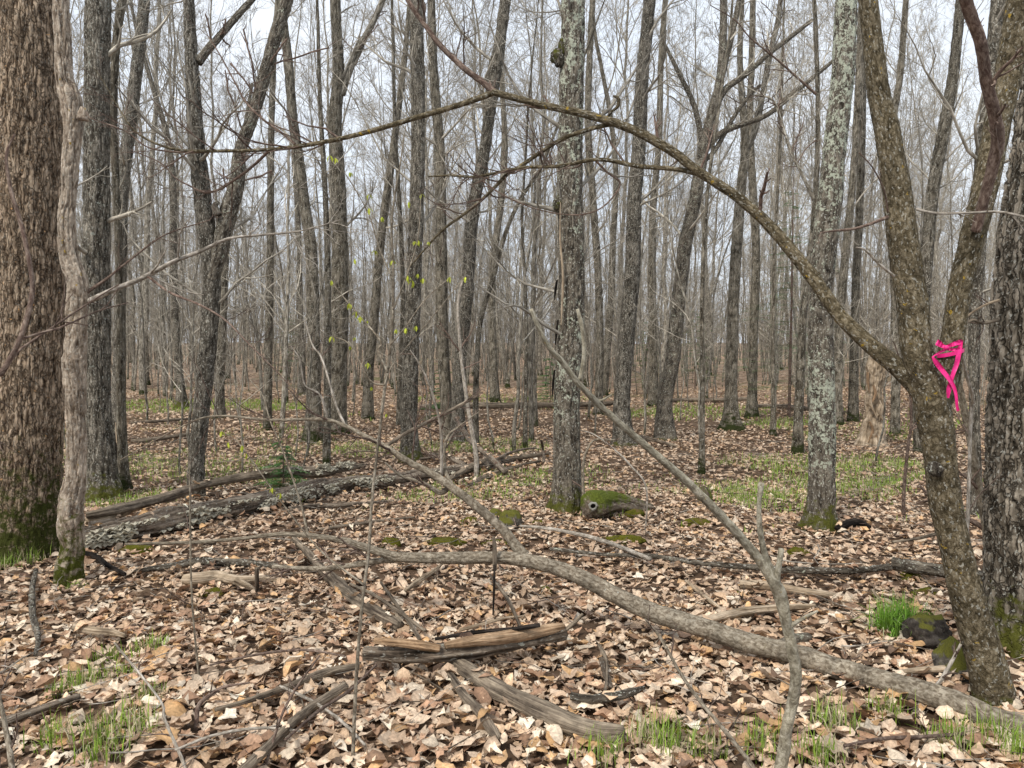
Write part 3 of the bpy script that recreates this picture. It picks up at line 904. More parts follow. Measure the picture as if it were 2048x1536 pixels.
# 6 forked with grey curved arm
T6, W6, R6_, Y6_ = tree("furrowed trunk that forks at mid height into a brown stem and a curved pale arm", [(392, 1000, 17), (393, 920, 16.5), (400, 850, 16.5), (410, 750, 17), (419, 650, 17.5), (424, 560, 18), (416, 480, 18),
     (404, 390, 17.5), (392, 273, 16.5), (383, 117, 13), (377, -5, 11)], 'grey', twigs=7, short="the forked trunk with the pale arm", amp=0.007, freq=45)
limb(T6, [(424, 560, 14), (440, 500, 16), (455, 430, 18), (473, 370, 15), (481, 300, 13), (505, 235, 12), (528, 155, 13), (546, 90, 13), (574, 0, 13), (590, -60, 11)], Y6_ - 0.02, Y6_, 'lichen', tw=6, tlen=0.35, freq=50, amp=0.006, style='furrow', label="curved pale grey arm of the fork")
limb(T6, [(396, 125, 9), (420, 95, 8), (450, 60, 7.5), (480, 25, 7), (508, -5, 6.5)], Y6_, Y6_ + 0.3, 'grey', tw=4)
limb(T6, [(436, 430, 9), (430, 412, 7), (438, 404, 3)], Y6_ - 0.1, mat='bg', name='knot')
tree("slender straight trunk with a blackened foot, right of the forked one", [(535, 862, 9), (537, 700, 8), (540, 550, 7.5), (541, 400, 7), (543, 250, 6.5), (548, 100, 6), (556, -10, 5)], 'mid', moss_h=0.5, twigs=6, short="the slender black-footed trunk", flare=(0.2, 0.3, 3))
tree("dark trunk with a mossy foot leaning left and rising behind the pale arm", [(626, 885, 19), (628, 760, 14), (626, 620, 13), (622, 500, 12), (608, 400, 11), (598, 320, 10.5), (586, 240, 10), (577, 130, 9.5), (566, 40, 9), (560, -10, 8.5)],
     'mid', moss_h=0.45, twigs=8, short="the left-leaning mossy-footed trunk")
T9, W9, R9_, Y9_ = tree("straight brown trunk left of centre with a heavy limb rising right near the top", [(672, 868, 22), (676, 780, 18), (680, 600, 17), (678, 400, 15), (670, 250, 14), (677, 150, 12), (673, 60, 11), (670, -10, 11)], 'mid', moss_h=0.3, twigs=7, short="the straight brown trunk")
limb(T9, [(684, 190, 7), (700, 140, 7), (722, 90, 7), (748, 40, 6.5), (770, -10, 6)], Y9_, Y9_, 'bg', tw=6, tlen=0.4)
tree("young pole-straight trunk with black foot in front of the brown one", [(653, 938, 8), (654, 850, 8), (656, 700, 7), (655, 520, 6.5), (650, 380, 5.5), (640, 200, 4.5), (636, 50, 3.5)], 'mid', moss_h=0.35, twigs=8, short="the black-footed pole", twiglen=0.7)
tree("straight grey-brown trunk left of centre with moss at its right foot", [(822, 922, 21), (818, 850, 17.5), (820, 760, 17), (826, 600, 16), (831, 470, 15.5), (836, 300, 14.5), (835, 150, 14.5), (832, 0, 14)], 'grey', moss_h=0.35, twigs=6, short="the straight trunk with the mossy right foot", amp=0.008, freq=40)
tree("narrow slightly bowed trunk, the left one of a close pair left of centre", [(895, 882, 15), (892, 800, 12), (884, 650, 12.5), (883, 520, 11.5), (882, 400, 10.5), (880, 300, 10), (873, 220, 10), (866, 120, 9), (862, -10, 8)], 'mid', moss_h=0.1, twigs=6, short="the left of the close pair")
T12, W12, R12_, Y12_ = tree("knobbly right-leaning trunk, the right one of a close pair left of centre", [(918, 885, 18), (916, 800, 13), (920, 720, 13), (932, 610, 13), (938, 520, 13), (948, 410, 13), (966, 320, 12), (978, 240, 12), (988, 150, 15), (1000, 85, 12), (1011, 0, 12), (1016, -40, 10)],
     'grey', moss_h=0.1, twigs=6, short="the right-leaning knobbly trunk", lump=0.16)
# 13 central
T13, W13, R13_, Y13_ = tree("thick grey lichened central trunk with two mossy burls and a strip of peeling bark",
    [(1131, 1024, 33), (1134, 960, 28), (1134, 900, 27), (1134, 780, 26), (1142, 650, 26), (1143, 500, 26), (1139, 400, 26), (1141, 300, 24.5), (1144, 150, 25), (1146, 0, 24), (1147, -40, 23)],
    'lichen', sides=96, ds=0.013, amp=0.008, freq=40, moss_h=0.45, flare=(0.10, 0.25, 4), twigs=6, lich=([0, 0.7, 1.2, 2.2, 3, 5], [-0.3, 0.05, 0.38, 0.0, 0.2, 0.4]), short="the thick central trunk", lump=0.06, trange=(0.3, 0.8))
def burl(root, px, py, Y, rx, rz, mossy=True):
    c = P(px, py, Y); s = RW(1, py, Y)
    n = 26
    a, bb = np.meshgrid(np.linspace(0, 2 * math.pi, n, endpoint=False), np.linspace(0, math.pi, 16))
    v = np.stack([np.cos(a) * np.sin(bb), np.sin(a) * np.sin(bb), np.cos(bb)], -1)
    d = 1 + 0.35 * fbm(v * 2.2 + px, 3, 5) + 0.12 * vnoise(v * 8, 6)
    V = v * d[..., None] * np.array([rx * s, rx * s, rz * s]) + c
    i = (np.arange(15) * n)[:, None]; k = np.arange(n)[None, :]
    q = np.stack(np.broadcast_arrays(i + k, i + (k + 1) % n, i + n + (k + 1) % n, i + n + k), -1).reshape(-1, 4)
    me = mk_mesh('burl', V.reshape(-1, 3), q, M['lichen'], {'bk': V.reshape(-1, 3), 'moss': np.full(V.size // 3, 0.62 if mossy else 0.2)})
    return put('burl', me, root)
burl(T13, 1113, 113, Y13_ - 0.05, 13, 14); burl(T13, 1118, 118, Y13_ - 0.06, 10, 18, False)
burl(T13, 1116, 408, Y13_ - 0.06, 11, 14); burl(T13, 1124, 100, Y13_ - 0.03, 9, 22)
W, R = world_pts([(1121, 405, 1.6), (1120, 450, 2), (1122, 500, 2.4), (1126, 560, 3), (1124, 610, 2.6), (1122, 650, 1.2)], Y13_ - 0.155)
put('peeling_bark', tube_mesh('peeling_bark', M['palewood'], W, R, ds=0.02, sides=8, amp=0.004, style='wood', seed=3), T13)
for (x, y0, y1) in ((1111, 560, 600), (1106, 740, 800), (1113, 640, 690)):
    W, R = world_pts([(x + 3, y0, 2), (x, (y0 + y1) / 2, 3), (x - 2, y1, 1.2)], Y13_ - 0.06)
    put('bark_flake', tube_mesh('bark_flake', M['black'], W, R, ds=0.02, sides=6, amp=0.002, style='wood', seed=x), T13)

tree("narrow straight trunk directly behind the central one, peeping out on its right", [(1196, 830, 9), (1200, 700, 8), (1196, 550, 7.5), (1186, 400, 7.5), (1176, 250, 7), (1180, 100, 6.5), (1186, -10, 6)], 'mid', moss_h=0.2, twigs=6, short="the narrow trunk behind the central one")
tree("sturdy straight trunk right of the central one, slightly leaning right with a flared foot", [(1248, 893, 23), (1244, 800, 16.5), (1254, 660, 16.5), (1265, 540, 16), (1269, 400, 14.5), (1278, 290, 14.5), (1284, 156, 13.5), (1292, 78, 13), (1300, -5, 12)],
     'grey', moss_h=0.15, twigs=6, short="the sturdy trunk right of the centre", flare=(0.18, 0.3, 5))
# 16 forked crown on the right
T16, W16, R16_, Y16_ = tree("leaning trunk that splits into many heavy limbs above, right of centre", [(1330, 878, 22), (1330, 800, 15.5), (1345, 720, 15), (1355, 620, 14.5), (1364, 540, 14), (1372, 480, 14), (1390, 400, 13), (1404, 310, 12), (1414, 270, 12), (1424, 230, 11), (1440, 160, 9), (1446, 80, 8), (1447, -10, 7)],
     'lichen', moss_h=0.1, twigs=6, short="the many-limbed trunk")
for pp in ([(1418, 240, 8), (1450, 180, 7), (1490, 150, 6), (1535, 110, 5), (1580, 75, 5), (1625, 40, 4)], [(1410, 300, 7), (1440, 268, 6.5), (1480, 250, 6), (1530, 232, 5.5), (1572, 200, 5), (1620, 160, 4.5), (1680, 110, 4)],
           [(1404, 285, 6), (1396, 240, 6), (1384, 200, 5.5), (1365, 160, 5), (1340, 110, 4), (1320, 70, 3)], [(1428, 215, 7), (1450, 130, 6), (1466, 60, 6), (1480, -10, 5)], [(1398, 330, 5), (1430, 300, 5), (1470, 230, 4.5), (1500, 190, 4), (1520, 170, 3)]):
    limb(T16, pp, Y16_, Y16_ + 0.2, 'lichen', tw=8, tlen=0.45, twmat='bgtwig', rmin=0.003)
T17, W17, R17_, Y17_ = tree("pale grey-brown mossy-footed trunk that forks high up, right of centre", [(1463, 860, 20), (1462, 800, 13), (1464, 700, 12), (1467, 600, 11.5), (1474, 480, 11), (1482, 380, 10), (1490, 300, 9), (1486, 220, 7), (1480, 120, 6), (1484, 0, 5)], 'mid', moss_h=0.6, twigs=6, short="the pale fork-topped trunk", flare=(0.2, 0.5, 5))
limb(T17, [(1488, 310, 7), (1510, 260, 7), (1525, 190, 6.5), (1540, 110, 6), (1556, 40, 5.5), (1562, -10, 5)], Y17_, Y17_, 'bg', tw=6, tlen=0.4, rmin=0.003)
T18, W18, R18_, Y18_ = tree("thin dark trunk with a mossy black foot just left of the lichen-spotted one", [(1595, 908, 12), (1597, 830, 9.5), (1601, 740, 9), (1606, 640, 7.5), (1616, 540, 6.5), (1626, 460, 6), (1632, 380, 5.5), (1636, 250, 5), (1633, 100, 4.5), (1628, -10, 4)], 'mid', moss_h=0.4, twigs=7, short="the thin dark trunk", twiglen=0.8)
limb(T18, [(1628, 400, 4), (1600, 340, 3.5), (1580, 300, 3.2), (1565, 250, 3), (1545, 200, 2.5), (1510, 190, 2)], Y18_, Y18_, 'bg', tw=8, tlen=0.5)
limb(T18, [(1634, 190, 3), (1600, 160, 2.6), (1555, 120, 2.2), (1500, 75, 1.8), (1470, 40, 1.4), (1420, 10, 1)], Y18_, Y18_, 'twig', tw=8, tlen=0.4)
# 19 lichen-spotted trunk
T19, W19, R19_, Y19_ = tree("dark trunk heavily spotted with pale lichen and green moss at its foot, right of centre",
    [(1638, 1058, 33), (1643, 990, 27), (1644, 900, 26), (1644, 800, 25.5), (1642, 700, 25), (1641, 600, 23.5), (1645, 520, 25), (1660, 400, 24), (1669, 300, 22.5), (1686, 150, 22), (1693, 0, 21.5), (1696, -40, 21)],
    'lichen', sides=90, ds=0.013, amp=0.006, freq=44, moss_h=0.42, flare=(0.07, 0.28, 4), lich=([0, 0.25, 0.5, 1.2, 1.7, 3, 5], [-0.8, -0.4, 0.3, 0.45, 0.0, 0.35, 0.45]), short="the lichen-spotted trunk", lump=0.05)

# 20 bent tree with the arch and the ribbon
T20, W20, R20_, Y20_ = tree("bent olive-brown trunk leaning from the lower right corner, tied with pink tape",
    [(1992, 1412, 40), (1966, 1300, 36), (1936, 1200, 33), (1912, 1100, 30.5), (1890, 1000, 31.5), (1878, 900, 31.5), (1868, 830, 34), (1850, 750, 33), (1832, 690, 31), (1824, 600, 30.5), (1808, 500, 30), (1796, 400, 28), (1776, 273, 25), (1757, 180, 22), (1745, 80, 20), (1736, 0, 19), (1730, -50, 18)],
    'brownsm', sides=84, ds=0.011, amp=0.0032, freq=60, style='smooth', moss_h=0.14, flare=(0.05, 0.12, 3), short="the bent ribbon tree", lump=0.06)
limb(T20, [(1875, 820, 22), (1893, 760, 24), (1902, 700, 23), (1912, 630, 22), (1924, 560, 23), (1938, 500, 24), (1955, 440, 25), (1975, 350, 25), (1995, 250, 25), (2015, 150, 26), (2036, 40, 27), (2048, -40, 27)], Y20_ + 0.01, Y20_ + 0.05, 'brownsm', name='stem', sides=72, amp=0.003, freq=60, label="second stem of the bent tree")
limb(T20, [(1952, 462, 10), (1962, 420, 10.5), (1976, 370, 11), (1988, 320, 12), (1996, 280, 13), (1988, 225, 12), (1972, 160, 12), (1962, 90, 12), (1945, 40, 12), (1925, -20, 12)], Y20_ - 0.03, Y20_ - 0.5, 'twig', sides=40, label="smooth dark brown kinked branch", tw=3, tlen=0.3)
burl(T20, 1870, 938, Y20_ - 0.055, 15, 15, False)
AY = Y20_
arch, WA, RA = limb(T20, [(1852, 800, 20), (1830, 770, 20), (1795, 735, 18.5), (1740, 690, 17), (1680, 632, 15), (1620, 548, 14), (1545, 458, 12.5), (1480, 398, 11), (1400, 345, 10), (1340, 300, 10), (1260, 257, 9.5), (1180, 231, 8.6), (1100, 213, 7.6), (1030, 196, 7.5), (985, 184, 7.5)],
    AY, AY + 0.7, 'brownsm', label="long arching branch", sides=48, tw=5, tlen=0.16, twr=(0.4, 1), ds=0.012)
A1 = AY + 0.7
limb(T20, [(988, 185, 6.5), (930, 206, 6), (830, 236, 5.5), (720, 268, 5), (620, 289, 4.5), (540, 299, 4), (440, 302, 3.5), (360, 300, 3), (310, 286, 2.5), (270, 262, 2.2), (240, 220, 1.7), (205, 160, 1.3), (185, 132, 0.9)], A1, A1 + 0.3, 'brownsm', tw=14, tlen=0.28, lv2=4)
limb(T20, [(990, 186, 7), (960, 160, 6.5), (930, 138, 6.2), (880, 90, 5.8), (850, 50, 5.4), (820, 8, 5), (795, -40, 4.6)], A1, A1 + 0.1, 'twig', tw=4, tlen=0.6)
limb(T20, [(1240, 250, 5), (1228, 248, 4.8), (1180, 258, 4.6), (1119, 281, 4.4), (1041, 332, 4.2), (1013, 350, 4), (974, 390, 3.6), (931, 426, 3.2), (880, 465, 2.7), (822, 531, 1.6)], AY + 0.55, AY + 0.9, 'brownsm', tw=12, tlen=0.35, lv2=4)
limb(T20, [(1425, 358, 7), (1390, 346, 5.5), (1350, 338, 5), (1275, 332, 4.6), (1197, 319, 4.2), (1119, 332, 3.8), (1041, 336, 3.4), (955, 353, 3), (900, 351, 2.4), (857, 353, 1.8)], AY + 0.42, AY + 0.8, 'brownsm', tw=12, tlen=0.3, lv2=4)
limb(T20, [(540, 300, 3.2), (508, 330, 3), (480, 352, 2.8), (440, 378, 2.5), (410, 385, 2.3), (380, 372, 2), (350, 355, 1.7), (320, 325, 1.4), (262, 300, 1.1)], A1 + 0.2, A1 + 0.4, 'twig', tw=9, tlen=0.4)
limb(T20, [(590, 288, 3), (562, 265, 2.7), (525, 238, 2.4), (492, 205, 2.2), (478, 180, 2), (462, 150, 1.8), (440, 110, 1.5), (415, 70, 1.2)], A1 + 0.2, A1 + 0.4, 'twig', tw=9, tlen=0.4)
limb(T20, [(455, 300, 2.4), (380, 305, 2), (300, 296, 1.6), (250, 262, 1.3), (180, 236, 0.9)], A1 + 0.3, A1 + 0.2, 'twig', tw=4, tlen=0.3)
limb(T20, [(1190, 320, 2.6), (1215, 345, 2.3), (1240, 366, 1.9), (1225, 395, 1.7), (1195, 420, 1.5), (1150, 430, 1.3), (1080, 420, 1.3), (1010, 392, 1.6), (965, 362, 1.5)], AY + 0.6, AY + 0.7, 'twig', tw=4, tlen=0.2)
limb(T20, [(1210, 245, 3), (1222, 225, 2.6), (1236, 212, 3.5), (1236, 196, 4), (1226, 192, 2)], AY + 0.55, AY + 0.5, 'brownsm')
limb(T20, [(1775, 434, 4), (1740, 448, 3.2), (1705, 458, 2.8), (1665, 462, 2.4), (1640, 466, 1.4)], AY - 0.06, AY - 0.2, 'twig', tw=2, tlen=0.3)
limb(T20, [(1832, 418, 3.2), (1870, 426, 2.8), (1930, 426, 2.6), (2000, 424, 2.6), (2060, 436, 2)], AY - 0.05, AY - 0.25, 'deadtwig', tw=4, tlen=0.5, twmat='deadtwig')
limb(T20, [(1788, 552, 3), (1755, 525, 2.6), (1730, 500, 2.2), (1712, 495, 1.6)], AY - 0.08, AY - 0.2, 'deadtwig', tw=2, tlen=0.4, twmat='deadtwig')
limb(T20, [(1776, 425, 2), (1768, 380, 1.7), (1745, 335, 1.5), (1718, 305, 1.2)], AY - 0.06, AY - 0.2, 'twig', tw=2, tlen=0.2)

# 21 right edge trunk
T21, W21, R21_, Y21_ = tree("thick furrowed grey trunk at the right edge, behind the bent one",
    [(2062, 1368, 82), (2052, 1250, 76), (2048, 1100, 70), (2046, 1000, 69), (2052, 800, 68), (2066, 500, 66), (2084, 350, 62), (2110, 150, 58), (2130, -20, 56)],
    'darkgrey', Y=3.85, sides=120, ds=0.012, amp=0.013, freq=38, moss_h=0.55, flare=(0.08, 0.18, 4), short="the right-edge furrowed trunk")
limb(T21, [(1995, 640, 4), (1965, 646, 3.4), (1945, 640, 3), (1925, 652, 2.4), (1905, 668, 1.6)], 3.75, 3.6, 'deadwood', tw=4, tlen=0.5)
limb(T21, [(1998, 600, 3), (1970, 610, 2.6), (1940, 628, 2.2), (1930, 640, 1.5)], 3.75, 3.65, 'palewood', tw=3, tlen=0.5)

tree("grey trunk squeezed between the bent tree and the right-edge trunk", [(1954, 1036, 12), (1951, 900, 10), (1948, 760, 10), (1950, 620, 12), (1956, 500, 15), (1962, 380, 16), (1972, 270, 15.5), (1984, 150, 15), (1998, 0, 15)], 'grey', twigs=4, short="the squeezed grey trunk")
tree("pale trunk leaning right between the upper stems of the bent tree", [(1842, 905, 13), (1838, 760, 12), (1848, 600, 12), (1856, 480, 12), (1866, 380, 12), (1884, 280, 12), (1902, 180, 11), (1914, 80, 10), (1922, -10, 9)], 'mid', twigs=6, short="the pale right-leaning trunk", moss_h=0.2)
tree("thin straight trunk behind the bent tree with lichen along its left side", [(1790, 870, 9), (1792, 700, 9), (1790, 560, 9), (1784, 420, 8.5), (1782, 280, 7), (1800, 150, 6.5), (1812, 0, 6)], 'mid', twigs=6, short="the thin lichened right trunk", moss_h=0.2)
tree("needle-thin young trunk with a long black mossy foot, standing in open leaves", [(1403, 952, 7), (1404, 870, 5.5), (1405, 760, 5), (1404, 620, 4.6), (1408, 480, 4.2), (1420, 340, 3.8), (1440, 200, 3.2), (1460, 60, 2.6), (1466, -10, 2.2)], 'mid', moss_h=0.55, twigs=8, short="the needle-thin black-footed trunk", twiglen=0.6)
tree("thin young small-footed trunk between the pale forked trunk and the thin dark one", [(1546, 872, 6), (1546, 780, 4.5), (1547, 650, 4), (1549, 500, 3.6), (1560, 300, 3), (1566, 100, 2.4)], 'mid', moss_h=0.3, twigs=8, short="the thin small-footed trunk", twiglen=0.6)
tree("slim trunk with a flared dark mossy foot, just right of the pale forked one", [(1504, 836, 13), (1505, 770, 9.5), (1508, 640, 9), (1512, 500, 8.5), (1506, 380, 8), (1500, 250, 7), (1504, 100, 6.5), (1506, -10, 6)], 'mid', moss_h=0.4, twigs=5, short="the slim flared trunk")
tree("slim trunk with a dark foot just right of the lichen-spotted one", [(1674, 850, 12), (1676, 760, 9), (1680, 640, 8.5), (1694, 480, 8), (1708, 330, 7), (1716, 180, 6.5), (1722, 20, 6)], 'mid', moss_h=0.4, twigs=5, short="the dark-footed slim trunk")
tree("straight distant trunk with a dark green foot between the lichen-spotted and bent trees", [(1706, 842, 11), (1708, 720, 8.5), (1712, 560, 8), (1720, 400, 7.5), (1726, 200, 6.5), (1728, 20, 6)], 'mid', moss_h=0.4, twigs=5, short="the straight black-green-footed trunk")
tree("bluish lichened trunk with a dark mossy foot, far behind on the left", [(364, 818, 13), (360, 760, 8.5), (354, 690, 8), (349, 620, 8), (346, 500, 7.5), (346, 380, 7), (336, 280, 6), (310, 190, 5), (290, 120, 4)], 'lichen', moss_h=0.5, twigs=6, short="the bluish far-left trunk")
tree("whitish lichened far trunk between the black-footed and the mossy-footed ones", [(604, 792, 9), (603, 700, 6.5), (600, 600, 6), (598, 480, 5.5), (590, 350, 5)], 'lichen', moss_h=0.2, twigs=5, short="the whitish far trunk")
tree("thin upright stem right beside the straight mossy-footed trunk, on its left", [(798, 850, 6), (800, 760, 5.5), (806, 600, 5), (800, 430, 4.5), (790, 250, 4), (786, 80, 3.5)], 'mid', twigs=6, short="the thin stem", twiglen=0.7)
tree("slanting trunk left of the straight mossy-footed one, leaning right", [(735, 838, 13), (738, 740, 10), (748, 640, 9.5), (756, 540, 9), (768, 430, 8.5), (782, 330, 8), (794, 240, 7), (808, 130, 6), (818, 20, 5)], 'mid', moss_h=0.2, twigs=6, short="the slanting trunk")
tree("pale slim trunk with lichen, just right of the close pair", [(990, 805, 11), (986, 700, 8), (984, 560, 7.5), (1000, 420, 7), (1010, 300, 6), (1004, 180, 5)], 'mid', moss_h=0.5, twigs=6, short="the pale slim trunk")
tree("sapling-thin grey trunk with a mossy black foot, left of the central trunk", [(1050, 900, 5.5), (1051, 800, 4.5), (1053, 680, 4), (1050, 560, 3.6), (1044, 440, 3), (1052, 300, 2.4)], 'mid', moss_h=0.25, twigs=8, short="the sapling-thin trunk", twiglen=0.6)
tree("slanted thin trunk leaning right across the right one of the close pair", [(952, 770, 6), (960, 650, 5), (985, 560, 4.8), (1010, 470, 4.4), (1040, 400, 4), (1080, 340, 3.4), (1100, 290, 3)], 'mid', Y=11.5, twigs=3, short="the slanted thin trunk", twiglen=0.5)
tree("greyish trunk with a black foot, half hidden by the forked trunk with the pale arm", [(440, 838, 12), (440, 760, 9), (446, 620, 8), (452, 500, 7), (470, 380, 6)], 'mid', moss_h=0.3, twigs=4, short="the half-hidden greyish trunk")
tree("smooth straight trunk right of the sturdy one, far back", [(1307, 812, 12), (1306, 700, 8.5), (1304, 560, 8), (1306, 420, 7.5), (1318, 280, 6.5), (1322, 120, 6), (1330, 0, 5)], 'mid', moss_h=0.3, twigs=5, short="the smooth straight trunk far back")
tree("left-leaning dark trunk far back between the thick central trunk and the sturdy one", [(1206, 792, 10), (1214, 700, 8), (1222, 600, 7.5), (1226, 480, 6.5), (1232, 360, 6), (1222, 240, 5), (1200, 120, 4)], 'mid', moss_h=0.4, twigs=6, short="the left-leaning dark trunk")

# snag
def snag():
    pts = [(1742, 893, 27), (1744, 860, 22), (1746, 820, 15), (1747, 780, 15), (1752, 745, 19), (1752, 722, 17), (1750, 700, 8)]
    g = G(1742, 893)
    W, R = world_pts(pts, g[1]); W[0] = g - np.array([0, 0, 0.05])
    root = thing('snag', g, "broken rotting snag with shredded orange-tan wood behind the arching branch", 'dead tree')
    V, q, t, at = bark_tube(W, R, ds=0.02, sides=48, amp=0.03, freq=22, style='furrow', seed=77, lump=0.25, cap=True, flare=(0.15, 0.3, 5), gz=g[2])
    b = Buf(); b.add(V, q=q, t=t, **at)
    put('trunk', b.mesh('trunk', M['palewood']), root)
    rng = np.random.default_rng(4)
    for k in range(9):
        x = 1742 + rng.uniform(-22, 22); y = rng.uniform(705, 880)
        W, R = world_pts([(x, y, 2.5), (x + rng.uniform(-7, 7), y + 18, 3.5), (x + rng.uniform(-12, 12), y + 42, 1)], g[1] - 0.17)
        put('splinter', tube_mesh('splinter', M['orangewood'] if k % 2 else M['palewood'], W, R, ds=0.03, sides=6, amp=0.004, style='wood', seed=k), root)
snag()

# black hollow stump left
def stumps():
    g = G(227, 960)
    root = thing('stump', g, "jagged burnt-black hollow stump beside the straight dark grey trunk", 'stump')
    W, R = world_pts([(227, 965, 15), (226, 930, 13), (225, 895, 12), (224, 865, 5)], g[1]); W[0] = g - np.array([0, 0, .05])
    put('trunk', tube_mesh('trunk', M['black'], W, R, ds=0.02, sides=28, amp=0.03, freq=20, style='wood', seed=8, lump=0.3, cap=True), root)
    W, R = world_pts([(236, 900, 3), (234, 870, 3), (231, 845, 1)], g[1])
    put('splinter', tube_mesh('splinter', M['palewood'], W, R, ds=0.02, sides=8, amp=0.004, style='wood', seed=9, cap=True), root)
    g = G(1412, 1006)
    root = thing('stump', g, "small crumbling mossy stump in the leaves right of the long leaning sapling", 'stump')
    W, R = world_pts([(1412, 1008, 19), (1410, 992, 17), (1408, 980, 12), (1405, 972, 4)], g[1]); W[0] = g - np.array([0, 0, .05])
    put('trunk', tube_mesh('trunk', M['rotlog'], W, R, ds=0.012, sides=32, amp=0.02, freq=24, style='wood', seed=18, lump=0.3, cap=True, moss_h=0.5, gz=g[2] - .1), root)
stumps()

# ------------------------------------------------------------------ fallen sapling across the foreground
LOGS = []
def ground_log(name, label, cat, pts, mat, lift=0.0, raise_=0.035, sink=0.25, group=None, style='wood', amp=None, freq=40, moss_h=0, ds=None, sides=None, lump=0.12, Ys=None, seed=None, mossv=None):
    """pts (px,py,r): py is the axis; its depth follows from the ground right below"""
    out, rad = [], []
    for i, p in enumerate(pts):
        px, py, r = p[:3]
        l = p[3] if len(p) > 3 else lift
        g = G(px, py + r)
        Y = g[1]
        for _ in range(3):
            rw = RW(r, py, Y)
            # axis height above ground
            z = th(P(px, py, Y)[0], Y) + rw * (1 - sink) + l + raise_
            rx, ry, rz = ray(px, py)
            t = (z - CAM_H) / rz; Y = ry * t
        out.append(P(px, py, Y)); rad.append(RW(r, py, Y))
    W, R = np.array(out), np.array(rad)
    LOGS.append((W, R))
    root = thing(name, (W[0][0], W[0][1], W[0][2] - R[0]), label, cat, group)
    scr = RW(1, pts[0][1], W[0][1])
    sd = seed or nseed()
    V, q, t, at = bark_tube(W, R, ds=ds or max(scr * 3.6, 0.011), sides=sides or int(np.clip(R.mean() / scr * 2.6, 8, 60)), amp=amp if amp is not None else R.mean() * 0.16, freq=freq, style=style, seed=sd, lump=lump, cap=True)
    if mossv is not None: at['moss'] = np.full(len(V), mossv)
    b = Buf(); b.add(V, q=q, t=t, **at)
    o = put('wood', b.mesh('wood', M[mat]), root)
    return root, W, R

FY = [(2080, 1470, 27, 2.98), (2040, 1456, 26, 3.02), (1990, 1440, 25, 3.08), (1900, 1402, 24, 3.2), (1800, 1372, 23, 3.33), (1700, 1345, 22, 3.47), (1600, 1312, 21, 3.6), (1500, 1286, 20.5, 3.72), (1400, 1254, 19.5, 3.86), (1300, 1223, 18.5, 4.0), (1230, 1190, 17.5, 4.08), (1170, 1158, 16.5, 4.14), (1100, 1132, 15, 4.2), (1040, 1119, 14, 4.25), (980, 1115, 13, 4.28), (900, 1116, 12, 4.3), (800, 1114, 10, 4.3), (750, 1101, 8.5, 4.32), (690, 1082, 7, 4.35), (620, 1071, 5.5, 4.4), (560, 1069, 4.8, 4.4), (480, 1077, 4, 4.4), (400, 1084, 3.4, 4.4), (250, 1088, 2.4, 4.4)]
g0 = P(2080, 1470, 2.98)
FT = thing('fallen_sapling', (g0[0], g0[1], g0[2] - 0.05), "long fallen grey-brown sapling stretching from the lower right corner, forked at its middle", 'fallen tree')
FY = [(a, b_, c, d * (0.975 if a > 1700 else 0.985)) for a, b_, c, d in FY]
W, R = world_pts(FY, 3)
V, q, t, at = bark_tube(W, R, ds=0.010, sides=64, amp=0.0032, freq=48, style='furrow', seed=31, lump=0.04, cap=True)
b = Buf(); b.add(V, q=q, t=t, **at)
put('trunk', b.mesh('trunk', M['sap']), FT)
limb(FT, [(1050, 1112, 12), (1030, 1090, 11), (1005, 1058, 10), (950, 1010, 9.5), (900, 972, 8.5), (860, 945, 7.5), (820, 925, 7), (770, 893, 5.5), (730, 872, 5), (690, 852, 4.5), (645, 839, 4), (540, 840, 3), (430, 832, 2.4), (360, 855, 1.8), (240, 920, 1.2)], 4.25, 4.5, 'sap', tw=9, tlen=0.3, lv2=4, twr=(.3, 1))
limb(FT, [(830, 1116, 8), (770, 1120, 7), (700, 1131, 6), (650, 1137, 5.5), (600, 1137, 5), (545, 1133, 4.5)], 4.3, 4.3, 'sap', tw=5, tlen=0.5, up=0.0)
limb(FT, [(905, 975, 5), (890, 940, 4.5), (888, 900, 4), (898, 870, 3), (915, 855, 2), (960, 822, 1.2)], 4.35, 4.5, 'sap', tw=6, tlen=0.5)
limb(FT, [(898, 975, 6), (880, 985, 5.5), (850, 968, 4.5), (800, 950, 3), (770, 925, 2)], 4.35, 4.3, 'sap', tw=4, tlen=0.6)
limb(FT, [(883, 950, 3.5), (882, 860, 3), (868, 800, 2.6), (855, 760, 2.2), (835, 722, 1.8), (820, 700, 1.2)], 4.36, 4.2, 'deadtwig', tw=4, tlen=0.3)
limb(FT, [(655, 838, 3), (640, 790, 2.4), (610, 770, 1.8), (600, 720, 1.4), (580, 690, 1)], 4.5, 4.4, 'deadtwig', tw=3, tlen=0.3)
limb(FT, [(690, 850, 3), (672, 810, 2.5), (645, 720, 2.2), (625, 690, 1.8), (610, 640, 1.3)], 4.5, 4.6, 'deadtwig', tw=3, tlen=0.3)
limb(FT, [(770, 893, 4), (820, 862, 4), (880, 832, 4), (930, 805, 3.5), (958, 790, 2.5)], 4.4, 4.9, 'deadwood', tw=6, tlen=0.4)
limb(FT, [(615, 1068, 3), (605, 1020, 2.5), (590, 970, 2.2), (565, 900, 2), (540, 840, 1.7), (525, 790, 1.4), (500, 760, 1)], 4.4, 4.6, 'sap', tw=3, tlen=0.3)
limb(FT, [(990, 1140, 4), (989, 1118, 5), (989, 1090, 4.5), (987, 1073, 2.5)], 4.15, 4.15, 'deadwood')
limb(FT, [(989, 1130, 2.5), (988, 1180, 2.5), (986, 1230, 1.6)], 4.13, 4.0, 'black')

